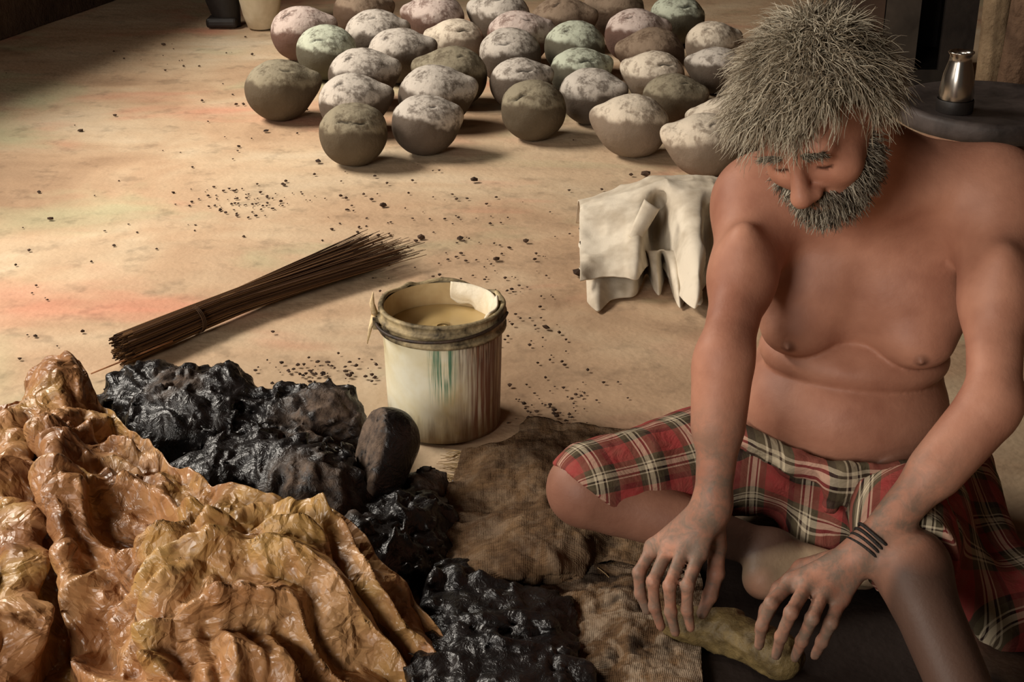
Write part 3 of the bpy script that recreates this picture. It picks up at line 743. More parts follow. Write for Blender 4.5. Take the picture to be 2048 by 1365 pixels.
for i, (u_, w_, yt_, bk_, tn_, lb_, sl_, ck_) in enumerate(POTS):
    o, c, r = pot(u_, w_, yt_, bk_, tn_, lb_.replace('’', "'"), sl_, i, 1.0 if i not in (1, 6, 7) else 0.8, ck_, )
    POTXY.append((c[0], c[1], r))

# ------------------------------------------------------------------ paint bucket and its murky water
def build_bucket():
    top_l, top_r = px(755, 607, 0.25), px(1013, 607, 0.25)
    R = np.linalg.norm(top_r - top_l) / 2 * 0.985; cx, cy = (top_l[0] + top_r[0]) / 2, (top_l[1] + top_r[1]) / 2
    Hb = 0.252
    root = empty('paint_bucket', (cx, cy, 0))
    M = Mat('paint_stained_plastic', rough=0.55, spec=0.35); co = M.coords('Object')
    sep = M.node('ShaderNodeSeparateXYZ'); M.link(co, sep.inputs[0])
    cyl = M.node('ShaderNodeCombineXYZ'); at = M.math('ARCTAN2', sep.outputs[1], sep.outputs[0]); M.link(at, cyl.inputs[0]); M.link(M.math('MULTIPLY', sep.outputs[2], 1.0), cyl.inputs[2])
    mp = M.node('ShaderNodeMapping'); mp.inputs['Scale'].default_value = (4.5, 1, 5); M.link(cyl.outputs[0], mp.inputs['Vector']); cv = mp.outputs[0]
    base = M.ramp(M.noise(co, 9, 5, 0.65, 0.5), [(0.35, srgb(234, 228, 204)), (0.58, srgb(224, 212, 176)), (0.75, srgb(200, 172, 112))])
    mp2 = M.node('ShaderNodeMapping'); mp2.inputs['Scale'].default_value = (9, 1, 3.0); M.link(cyl.outputs[0], mp2.inputs['Vector'])
    # drips: rust brown on the right, green in the middle (angles: -pi/2 faces the camera)
    def sect(lo_, hi_, soft): 
        a = M.math('SUBTRACT', at, lo_); b = M.math('SUBTRACT', hi_, at)
        return M.math('MULTIPLY', M.ramp(M.math('DIVIDE', a, soft), [(0.0, 0.0), (1.0, 1.0)]), M.ramp(M.math('DIVIDE', b, soft), [(0.0, 0.0), (1.0, 1.0)]))
    drip = M.noise(mp2.outputs[0], 1.6, 6, 0.65, 0.2)
    rust = M.math('MULTIPLY', sect(-1.45, 0.6, 0.5), M.ramp(drip, [(0.36, 0.25), (0.56, 0.95)]))
    base = M.mix(rust, base, srgb(122, 72, 50))
    mp3 = M.node('ShaderNodeMapping'); mp3.inputs['Scale'].default_value = (14, 1, 4.0); M.link(cyl.outputs[0], mp3.inputs['Vector'])
    hz_ = M.ramp(sep.outputs[2], [(0.08, 0.0), (0.13, 1.0), (0.20, 1.0), (0.215, 0.3)])
    green = M.math('MULTIPLY', M.math('MULTIPLY', sect(-1.80, -1.25, 0.14), hz_), M.ramp(M.noise(mp3.outputs[0], 1.8, 4, 0.6), [(0.42, 0.0), (0.58, 0.9)]))
    base = M.mix(green, base, srgb(52, 112, 84))
    dark = M.math('MULTIPLY', sect(-1.45, 0.2, 0.25), M.math('MULTIPLY', M.ramp(sep.outputs[2], [(0.13, 0.0), (0.20, 1.0)]), M.ramp(M.noise(mp3.outputs[0], 2.6, 3, 0.6), [(0.52, 0.0), (0.60, 0.85)])))
    base = M.mix(dark, base, srgb(44, 34, 28))
    foot = M.ramp(M.math('ADD', sep.outputs[2], M.math('MULTIPLY', M.noise(cv, 1.6, 4, 0.6), 0.10)), [(0.055, 0.8), (0.11, 0.0)])
    base = M.mix(foot, base, srgb(104, 74, 40))
    M.color(base); M.bump(M.noise(co, 40, 4, 0.6), 0.2, 0.004)
    MR = m_plain('grimy_rim', srgb(34, 26, 19), srgb(206, 184, 140), 22, 0.6, 0.3, 0.4, 60)
    MI = m_plain('bucket_inside', srgb(170, 140, 96), srgb(206, 182, 138), 12, 0.6, 0.3, 0.2, 30)
    rb = R * 0.905
    wall_p = [(rb - 0.012, 0.0), (rb, 0.004), (rb + 0.001, 0.012)] + [(rb + (R - 0.006 - rb) * t, 0.012 + (Hb - 0.05) * t) for t in np.linspace(0.08, 1, 12)] + [(R - 0.007, Hb - 0.012)]
    v, f = lathe(wall_p, 72, True, False); mesh('wall', v, f, M.m, root)
    inner = [(R - 0.010, Hb - 0.004), (R - 0.011, Hb - 0.05), (rb - 0.006, 0.012)]
    v, f = lathe(inner, 72, False, True); mesh('inside', v, [tuple(reversed(q)) for q in f], MI, root)
    rim = [(R - 0.007, Hb - 0.046), (R + 0.002, Hb - 0.046), (R + 0.002, Hb - 0.040), (R - 0.003, Hb - 0.038), (R - 0.003, Hb - 0.026), (R + 0.003, Hb - 0.024),
           (R + 0.003, Hb - 0.018), (R - 0.002, Hb - 0.016), (R - 0.002, Hb - 0.006), (R + 0.001, Hb - 0.003), (R - 0.002, Hb), (R - 0.008, Hb), (R - 0.010, Hb - 0.004)]
    v, f = lathe(rim, 96, False, False)
    an = np.arctan2(v[:, 1], v[:, 0]); v[:, 2] += (v[:, 2] > Hb - 0.01) * (0.004 * np.sin(an * 5) * (an > 0.4) - 0.006 * np.exp(-((an - 0.9) / 0.25) ** 2) + 0.008 * np.exp(-((an - 2.2) / 0.12) ** 2))
    mesh('rim', v, f, MR, root)
    # dried white paint crust clinging to the inner right side of the rim
    MWp = m_plain('dried_white_paint', srgb(222, 206, 176), srgb(246, 236, 214), 20, 0.7, 0.25, 0.4, 50)
    an = np.linspace(-0.55, 1.45, 46); rows = 9; Gp = []
    for t in np.linspace(0, 1, rows):
        dep = (0.032 + 0.040 * np.exp(-((an - 0.45) / 0.55) ** 2) + 0.006 * np.sin(an * 11)) * t
        rr = R - 0.011 - (0.008 + 0.004 * np.sin(an * 7)) * math.sin(math.pi * min(1, t + 0.1)) - dep * 0.12
        Gp.append(np.stack([rr * np.cos(an), rr * np.sin(an), Hb - 0.001 + 0.012 * np.exp(-((an - 0.05) / 0.1) ** 2) * (1 - t) - dep], 1))
    Gp = np.array(Gp); cr_ = mesh('paint_crust', Gp.reshape(-1, 3), grid_faces(rows, 46), MWp, root)
    sm = cr_.modifiers.new('thick', 'SOLIDIFY'); sm.thickness = 0.004
    # handle lug with a pale frayed cord at the left, wire bail lying on the front of the rim
    ml = m_plain('pale_cord', srgb(216, 186, 140), srgb(236, 212, 170), 30, 0.9, 0.1, 0.5, 90)
    v, f = merge([box((-R - 0.004, -0.01, Hb - 0.034), (0.012, 0.03, 0.024))]); mesh('lug', v, f, MR, root, False)
    cord = np.array([(-R - 0.006, -0.012, Hb - 0.020), (-R - 0.011, -0.016, Hb + 0.006), (-R - 0.008, -0.012, Hb + 0.026)])
    c2 = np.array([(-R - 0.008, -0.014, Hb - 0.022), (-R - 0.016, -0.022, Hb - 0.046), (-R - 0.022, -0.026, Hb - 0.075)])
    v, f = merge([tube(cord, [0.007, 0.005, 0.0012], 7), tube(c2, [0.006, 0.0038, 0.001], 7)]); mesh('cord', v, f, ml, root)
    an = np.linspace(math.radians(-178), math.radians(-12), 40); sag = np.sin(np.linspace(0, math.pi, 40))
    pth = np.stack([(R + 0.006) * np.cos(an), (R + 0.006) * np.sin(an), Hb - 0.028 + 0.018 * np.linspace(-0.3, 1, 40) - 0.006 * sag], 1)
    mesh('wire_handle', *tube(pth, 0.0032, 6), m_plain('rusty_wire', srgb(36, 28, 22), srgb(74, 56, 42), 40, 0.6, 0.4, 0.3, 90), root)
    tag(root, 'paint-stained white plastic bucket with grimy rim and drips, standing behind the clay heap', 'bucket')
    n = 40; rr = R - 0.0125; Lw = Hb - 0.050
    ring = [(0, Lw)] + [(rr * t, Lw + 0.0015 * math.sin(9 * t)) for t in np.linspace(0.1, 1, 10)]
    v, f = lathe(ring[1:], 64, False, False); nn = len(v); v = np.concatenate([v, [[0, 0, Lw]]]); f += [(k, nn, (k + 1) % 64)[::-1] for k in range(64)]
    Mw = m_plain('murky_water', srgb(172, 144, 92), srgb(196, 168, 116), 5, 0.22, 0.4, 0.12, 14)
    w = mesh('murky_water', v, f, Mw); w.location = (cx, cy, 0)
    tag(w, 'murky tan water filling the paint-stained bucket', 'water')
build_bucket()

# ------------------------------------------------------------------ broom of thin leaf ribs
def build_broom():
    A, B = px(250, 712, 0.018), px(778, 500, 0.02)
    root = empty('broom', A); d = nrm(B - A); L = np.linalg.norm(B - A); s = np.cross(V(0, 0, 1), d); up = V(0, 0, 1)
    rg = np.random.default_rng(3); N = 620
    M = Mat('dry_leaf_ribs', rough=0.7, spec=0.25)
    M.color(M.ramp(M.attrib('tone'), [(0.0, srgb(38, 22, 14)), (0.6, srgb(86, 58, 36)), (1.0, srgb(130, 96, 62))]))
    th, q = rg.uniform(0, 6.28, N), np.sqrt(rg.uniform(0, 1, N)); seg = 9; t = np.linspace(0, 1, seg)
    r0 = 0.037; st = rg.uniform(-0.02, 0.03, N); en = L * np.where(rg.random(N) < 0.75, rg.uniform(0.80, 1.04, N), rg.uniform(0.5, 0.85, N))
    fan = rg.normal(0, 1, N)
    x = st[:, None] + (en - st)[:, None] * t
    wide = 0.8 + 2.4 * np.clip((x / L - 0.38) / 0.62, 0, 1) ** 1.15 - 0.12 * np.exp(-((x / L - 0.30) / 0.12) ** 2)
    y = (q * np.cos(th))[:, None] * r0 * wide + 0.006 * fan[:, None] * (x / L) ** 3
    y = y + 0.012 * np.sin(x / L * 3)
    z = 0.036 + (q * np.sin(th))[:, None] * r0 * (0.95 - 0.35 * x / L) * (1 + 0.25 * np.clip((x / L - 0.5) * 2, 0, 1)) - 0.004 * x / L
    z = np.maximum(z, 0.003) + 0.004 * np.sin(5 * x / L + th[:, None]) * (x / L)
    z = np.maximum(z, 0.0025)
    P = x[..., None] * d + y[..., None] * s + z[..., None] * up
    P[..., 2] += -A[2]
    v, f = strands(P, np.broadcast_to(0.0017 * (1.1 - 0.7 * t), (N, seg)) * rg.uniform(0.7, 1.2, N)[:, None], 4)
    o = mesh('ribs', v, f, M.m, root); o['kind'] = 'stuff'; attr(o, 'tone', np.repeat(rg.uniform(0, 1, N), seg * 4))
    # binding near the butt end
    an = np.linspace(0, 2 * math.pi * 3, 70)
    pth = np.stack([d * (L * 0.235 + 0.004 * a_ / 6.28) + s * (0.012 * math.sin(0.7) + math.cos(a_) * 0.0335) + up * (0.034 + math.sin(a_) * 0.0315) for a_ in an]); pth[:, 2] -= A[2]
    mesh('binding', *tube(pth, 0.0016, 5), m_plain('brown_twine', srgb(44, 28, 18), srgb(82, 58, 38), 60), root)
    p0, p1 = px(345, 682, 0.03), px(182, 748, 0.012)
    pth = np.array([p0 + (p1 - p0) * k for k in np.linspace(0, 1, 6)]) - A
    mesh('loose_rib', *tube(pth, np.linspace(0.0024, 0.0016, 6), 6), m_plain('pale_rib', srgb(140, 96, 66), srgb(168, 120, 84), 40), root)
    tag(root, 'hand broom of thin brown leaf ribs lying on the floor, tips towards the pots', 'broom')
build_broom()

# ------------------------------------------------------------------ white cloth draped over a low box
def build_cloth():
    us = [1160, 1168, 1205, 1245, 1272, 1290, 1312, 1335, 1355, 1378, 1398, 1412, 1432, 1455, 1490, 1530]
    vt = [412, 409, 397, 384, 374, 368, 362, 361, 360, 360, 360, 361, 363, 368, 378, 392]
    vb = [562, 561, 556, 554, 553, 545, 545, 560, 590, 606, 602, 585, 580, 585, 585, 585]
    of = [0.0, 0.0, 0.022, -0.012, -0.045, 0.05, 0.13, 0.14, 0.08, -0.045, -0.055, 0.09, 0.15, 0.12, 0.0, 0.0]
    rows = [[] for _ in range(7)]
    for u, t, b, o in zip(us, vt, vb, of):
        T = pd(u, t, 3.46); Bm = px(u, b, 0.052 if u < 1300 else 0.02)
        rows[0].append((T[0], 3.66, 0.004)); rows[1].append((T[0], 3.57, T[2] * 0.8))
        rows[2].append(T); e = T + (Bm - T) * 0.22; e[2] = T[2] * 0.95; rows[3].append(e)
        for k, (fz, fy) in enumerate(((0.62, 0.62), (0.28, 0.86))):
            q = T + (Bm - T) * fy; q[1] += o * (0.8 if k == 0 else 1.0); q[2] = max(T[2] * fz, Bm[2] + 0.02); rows[4 + k].append(q)
        q = Bm.copy(); q[1] += o * 0.5; rows[6].append(q)
    G = patch(rows, 90, 170); N = grid_normals(G)
    P = G.reshape(-1, 3)
    d = 0.007 * fbm(P * V(9, 9, 4), 4, 2, ridged=True) + 0.0025 * fbm(P * V(30, 30, 10), 8, 2)
    P = P + N.reshape(-1, 3) * d[:, None]; P[:, 2] = np.maximum(P[:, 2], 0.003)
    root = empty('cloth', (px(1300, 480)[0], 3.45, 0)); inv = np.array(root.location)
    M = Mat('unbleached_cotton', rough=0.9, spec=0.1); co = M.coords('Object')
    M.color(M.ramp(M.noise(co, 9, 5, 0.65), [(0.3, srgb(176, 160, 138)), (0.6, srgb(226, 214, 194))])); M.bump(M.noise(co, 220, 2, 0.5), 0.2, 0.002)
    o = mesh('draped_sheet', P - inv, grid_faces(90, 170), M.m, root); s = o.modifiers.new('thick', 'SOLIDIFY'); s.thickness = 0.003
    # rolled strap-like fold lying slantwise on the front, and the frayed under-hem
    a, b = pd(1301, 408, 3.33), pd(1266, 474, 3.27); dv = nrm(b - a); sv = nrm(np.cross(dv, V(0, -1, 0.25))); 
    Gf = np.array([[a + (b - a) * t + sv * w * 0.020 * (1 - 0.3 * t) + V(0, -0.012 * (1 - (w) ** 2) - 0.014, 0.0) for w in np.linspace(-1, 1, 9)] for t in np.linspace(-0.05, 1, 16)])
    o = mesh('folded_edge', Gf.reshape(-1, 3) - inv, grid_faces(16, 9), M.m, root); s = o.modifiers.new('thick', 'SOLIDIFY'); s.thickness = 0.004
    uu = [1174, 1186, 1200, 1222, 1246, 1268, 1282, 1296, 1308, 1320, 1334, 1346, 1358, 1372, 1390]
    bb = [604, 616, 622, 604, 596, 590, 572, 556, 580, 586, 560, 590, 612, 606, 590]
    oo = [0, -0.01, 0, 0.02, 0.0, -0.02, 0.0, 0.06, -0.01, -0.02, 0.05, -0.01, -0.02, 0.02, 0.05]
    lr = [[], [], [], []]
    for u_, b_, o_ in zip(uu, bb, oo):
        lr[0].append(px(u_, 540, 0.075) + V(0, 0.13, 0)); Bm = px(u_, b_, 0.004)
        for k, (fz, fy) in enumerate(((0.045, 0.5), (0.022, 0.8))): q = lr[0][-1] + (Bm - lr[0][-1]) * fy; q[2] = fz; q[1] += o_; lr[1 + k].append(q)
        q = Bm.copy(); q[1] += o_ * 0.5; lr[3].append(q)
    Gh = patch(lr, 30, 120); Ph = Gh.reshape(-1, 3); Ph = Ph + V(0, 1, 0) * (0.005 * fbm(Ph * 30, 6, 3))[:, None]; Ph[:, 2] = np.maximum(Ph[:, 2], 0.003)
    o = mesh('under_layer', Ph - inv, grid_faces(30, 120), M.m, root); s = o.modifiers.new('thick', 'SOLIDIFY'); s.thickness = 0.003
    tag(root, 'creamy white cotton cloth draped in stiff folds beside the sitting person'.replace('’', "'"), 'cloth')
build_cloth()

# ------------------------------------------------------------------ heaps of black clay
def m_wet(name):
    M = Mat(name, rough=0.4, spec=0.5); co = M.coords('Object')
    wet = M.ramp(M.noise(co, 18, 5, 0.6), [(0.3, srgb(12, 10, 10)), (0.7, srgb(32, 27, 26))])
    dry = M.ramp(M.noise(co, 50, 6, 0.7), [(0.3, srgb(46, 34, 27)), (0.7, srgb(112, 92, 76))])
    fac = M.math('MULTIPLY', M.attrib('dry'), M.ramp(M.noise(co, 26, 5, 0.7), [(0.35, 0.0), (0.55, 1.0)]))
    M.color(M.mix(fac, wet, dry)); M.rough(M.ramp(fac, [(0.0, 0.34), (1.0, 0.9)]))
    M.bump(M.noise(co, 42, 6, 0.65, 0.8), 0.5, 0.012); M.bump(M.noise(co, 130, 4, 0.6), 0.3, 0.004)
    return M.m
MWET = m_wet('wet_black_clay')
def heap(name, blobs, label, cat, seed, h=0.0052, amp=0.022, dry=None, origin=None):
    g = Grp([(Ell(px(u, v, z), (rx, ry, rz)), 0.05) for u, v, z, rx, ry, rz in blobs])
    R = np.array([px(b[0], b[1], b[2]) for b in blobs]); mx = max(max(b[3:6]) for b in blobs) + 0.04
    def post(P, d):
        Q = P.reshape(-1, 3); w = Q + 0.03 * np.stack([vnoise(Q * 9, 61 + seed), vnoise(Q * 9, 62 + seed), vnoise(Q * 9, 63 + seed)], 1)
        n_ = fbm(w * V(12, 12, 14), seed, 3, ridged=True) * amp + np.abs(fbm(w * 27, seed + 5, 3)) * 0.022 - 0.006 + fbm(w * 75, seed + 9, 2) * 0.005
        return d - n_.reshape(d.shape)
    lo = R.min(0) - mx; hi = R.max(0) + mx; lo[2] = -0.012; 
    v, f = sdf_mesh(lambda P, C=None, B=0: g(P, C, B), lo, hi, h, post=post)
    v[:, 2] = np.maximum(v[:, 2], 0.001)
    c = np.array([R[:, 0].mean(), R[:, 1].mean(), 0]); o = mesh(name, v - c, f, MWET); o.location = c
    dr = np.zeros(len(v))
    for u, vv_, z, rad in dry or []: dr = np.maximum(dr, np.clip(1.6 - np.linalg.norm(v - px(u, vv_, z), axis=1) / rad, 0, 1))
    attr(o, 'dry', dr); tag(o, label, cat); return o
heap('clay_heap', [
    (295, 812, 0.045, 0.085, 0.08, 0.06), (345, 800, 0.07, 0.08, 0.08, 0.06), (420, 800, 0.075, 0.085, 0.08, 0.065), (360, 860, 0.05, 0.1, 0.1, 0.06), (470, 860, 0.04, 0.10, 0.08, 0.05),
    (545, 880, 0.03, 0.09, 0.08, 0.045), (620, 850, 0.055, 0.075, 0.07, 0.055), (668, 848, 0.06, 0.055, 0.06, 0.055), (520, 945, 0.05, 0.11, 0.08, 0.055), (620, 960, 0.07, 0.09, 0.08, 0.055),
    (672, 1010, 0.05, 0.06, 0.06, 0.045), (770, 1075, 0.025, 0.06, 0.06, 0.035), (840, 1030, 0.015, 0.05, 0.05, 0.030), (845, 975, 0.010, 0.04, 0.04, 0.022), (825, 1095, 0.02, 0.06, 0.08, 0.038), (430, 985, 0.035, 0.10, 0.08, 0.045), (700, 1120, 0.04, 0.1, 0.1, 0.05)],
    'heap of lumpy wet black clay behind the crumpled brown plastic sheet', 'clay', 2, dry=[(655, 845, 0.1, 0.075), (600, 980, 0.12, 0.08), (345, 775, 0.12, 0.04), (860, 965, 0.03, 0.05)])
heap('clay_spill', [(940, 1250, 0.012, 0.075, 0.07, 0.035), (1030, 1235, 0.010, 0.07, 0.05, 0.030), (1090, 1255, 0.008, 0.05, 0.05, 0.022), (900, 1180, 0.010, 0.05, 0.06, 0.028), (930, 1345, 0.015, 0.08, 0.07, 0.035), (1020, 1330, 0.01, 0.09, 0.06, 0.028), (980, 1430, 0.01, 0.1, 0.07, 0.03), (1090, 1400, 0.008, 0.07, 0.06, 0.022)],
     'low spill of glossy black clay between the plastic sheet and the sacking', 'clay', 9, amp=0.012)
def clay_block():
    a, b = px(772, 872, 0.125), px(726, 975, 0.055)
    g = Grp([(Cone(a, b, 0.050, 0.048), 0.01), (Cone(a + V(0.006, 0.02, -0.03), b + V(0.015, 0.03, -0.02), 0.047, 0.046), 0.04)])
    n_ = nrm(V(-0.88, -0.30, 0.42)); p0 = (a + b) / 2 + n_ * 0.018
    def post(P, d):
        cut = (P - p0) @ n_; d = -smin(-d, -cut, 0.008); Q = P.reshape(-1, 3)
        return d - (0.0025 * fbm(Q * 22, 3, 3) + 0.004 * np.clip(cut.reshape(-1) / 0.02 + 1, 0, 1) * fbm(Q * V(60, 60, 25), 5, 3)).reshape(d.shape)
    v, f = sdf_mesh(lambda P, C=None, B=0: g(P, C, B), np.minimum(a, b) - 0.11, np.maximum(a, b) + 0.11, 0.004, post=post)
    v[:, 2] = np.maximum(v[:, 2], 0.002)
    c = (a + b) / 2; c[2] = 0; o = mesh('clay_block', v - c, f, MWET); o.location = c
    attr(o, 'dry', np.clip(((v - p0) @ n_ + 0.012) / 0.008, 0, 1) * 1.6)
    tag(o, 'smooth rounded block of dark clay leaning in front of the paint-stained bucket', 'clay')
clay_block()

# ------------------------------------------------------------------ sacking on the floor
def m_jute(name, clayed):
    M = Mat(name, rough=0.95, spec=0.08); co = M.coords('Object')
    base = M.ramp(M.noise(co, 10, 5, 0.65), [(0.3, srgb(74, 54, 38)), (0.7, srgb(128, 100, 72))])
    th = M.ramp(M.noise(M.coords('Object', (1, 9, 1), (0, 0, 0.5)), 30, 4, 0.6), [(0.35, 0.55), (0.65, 1.0)])
    base = M.mix(0.7, base, th, 'MULTIPLY')
    c = M.ramp(M.noise(co, 16, 6, 0.72, 0.6), [(0.44, 0.0), (0.62, 1.0)])
    base = M.mix(M.math('MULTIPLY', c, clayed), base, srgb(150, 132, 112))
    k = M.ramp(M.noise(M.coords('Object', (1, 1, 1), (0.5, 0, 0)), 11, 5, 0.7), [(0.52, 0.0), (0.64, 1.0)])
    base = M.mix(M.math('MULTIPLY', k, clayed), base, srgb(34, 27, 23))
    M.color(base)
    w1 = M.node('ShaderNodeTexWave', Scale=110.0, Distortion=2.0); M.link(co, w1.inputs['Vector'])
    w2 = M.node('ShaderNodeTexWave', Scale=110.0, Distortion=2.0, bands_direction='Y'); M.link(co, w2.inputs['Vector'])
    M.bump(M.math('ADD', w1.outputs['Fac'], w2.outputs['Fac']), 0.35, 0.003); M.bump(M.noise(co, 30, 5, 0.7), 0.5, 0.012)
    return M.m
def sack(name, ctrl, n, m, amp, seed, mat, label, fold=None, fringe=None):
    C = np.array([[px(*p) for p in row] for row in ctrl]); G = patch(C, n, m); N = grid_normals(G); P = G.reshape(-1, 3)
    d = amp * np.abs(fbm(P * V(9, 14, 8), seed, 4, ridged=True)) + amp * 0.5 * fbm(P * V(26, 40, 20), seed + 3, 3)
    if fold: d = d + fold(P)
    P = P + N.reshape(-1, 3) * d[:, None]; P[:, 2] = np.maximum(P[:, 2], 0.003 + 0.001 * fbm(P * 60, 1, 1))
    c = np.array([P[:, 0].mean(), P[:, 1].mean(), 0]); root = empty(name, c)
    o = mesh('jute_cloth', P - c, grid_faces(n, m), mat, root); s = o.modifiers.new('thick', 'SOLIDIFY'); s.thickness = 0.004; s.offset = 1
    if fringe is not None:
        rg = np.random.default_rng(seed); e = P.reshape(n, m, 3)[fringe]; k = rg.integers(0, len(e), 170); st = e[k]; tn = np.gradient(e, axis=0)[k]
        out = np.stack([tn[:, 1], -tn[:, 0], 0 * tn[:, 0]], 1); out /= np.linalg.norm(out, axis=1)[:, None] + 1e-9
        out = out * rg.uniform(0.012, 0.04, 170)[:, None] + rg.normal(0, 0.009, (170, 3)); t = np.linspace(0, 1, 5)
        pth = st[:, None] + out[:, None] * t[None, :, None]; pth[..., 2] = np.maximum(pth[..., 2] - 0.02 * t ** 2, 0.003)
        v, f = strands(pth, np.broadcast_to(0.0013 * (1 - 0.6 * t), (170, 5))); fo = mesh('fringe', v - c, f, MFRAY, root); fo['kind'] = 'stuff'
    tag(root, label, 'sack'); return root
MFRAY = m_plain('jute_fibre', srgb(150, 124, 88), srgb(190, 164, 122), 50)
J1, J2 = m_jute('brown_jute', 0.25), m_jute('clayed_jute', 0.85)
sack('jute_sack', [
    [(925, 915, 0.0), (1016, 885, 0.0), (1060, 850, 0.004), (1130, 858, 0.004), (1220, 862, 0.0), (1330, 880, 0.0)],
    [(905, 965, 0.0), (985, 940, 0.012), (1060, 920, 0.012), (1130, 930, 0.012), (1240, 950, 0.0), (1380, 970, 0.0)],
    [(885, 1030, 0.0), (975, 1020, 0.012), (1060, 1000, 0.016), (1140, 1010, 0.01), (1250, 1030, 0.0), (1400, 1040, 0.0)],
    [(880, 1085, 0.006), (965, 1085, 0.03), (1060, 1065, 0.05), (1150, 1062, 0.045), (1250, 1075, 0.0), (1400, 1085, 0.0)],
    [(885, 1135, 0.005), (965, 1150, 0.03), (1060, 1130, 0.05), (1150, 1115, 0.04), (1215, 1100, 0.01), (1330, 1120, 0.0)],
    [(900, 1180, 0.0), (970, 1190, 0.0), (1060, 1178, 0.004), (1150, 1160, 0.003), (1205, 1130, 0.0), (1300, 1150, 0.0)]],
    90, 110, 0.016, 21, J1, 'rumpled brown jute sack on the floor between the bucket and the bare knee'.replace('’', "'"), fringe=(slice(None), 0))
sack('jute_mat', [
    [(1080, 1185, 0.0), (1150, 1165, 0.0), (1230, 1130, 0.0), (1330, 1130, 0.0), (1400, 1150, 0.0)],
    [(1095, 1240, 0.0), (1160, 1225, 0.012), (1240, 1200, 0.014), (1330, 1200, 0.01), (1405, 1215, 0.0)],
    [(1110, 1300, 0.0), (1180, 1290, 0.012), (1260, 1280, 0.014), (1340, 1280, 0.012), (1402, 1285, 0.003)],
    [(1110, 1380, 0.0), (1180, 1370, 0.01), (1260, 1365, 0.012), (1340, 1360, 0.014), (1400, 1360, 0.004)],
    [(1110, 1480, 0.0), (1180, 1480, 0.0), (1260, 1480, 0.0), (1340, 1480, 0.0), (1400, 1480, 0.0)]],
    90, 80, 0.015, 33, J2, 'jute sacking caked with grey clay under the hand without bracelets'.replace('’', "'"), fringe=(0, slice(None)))

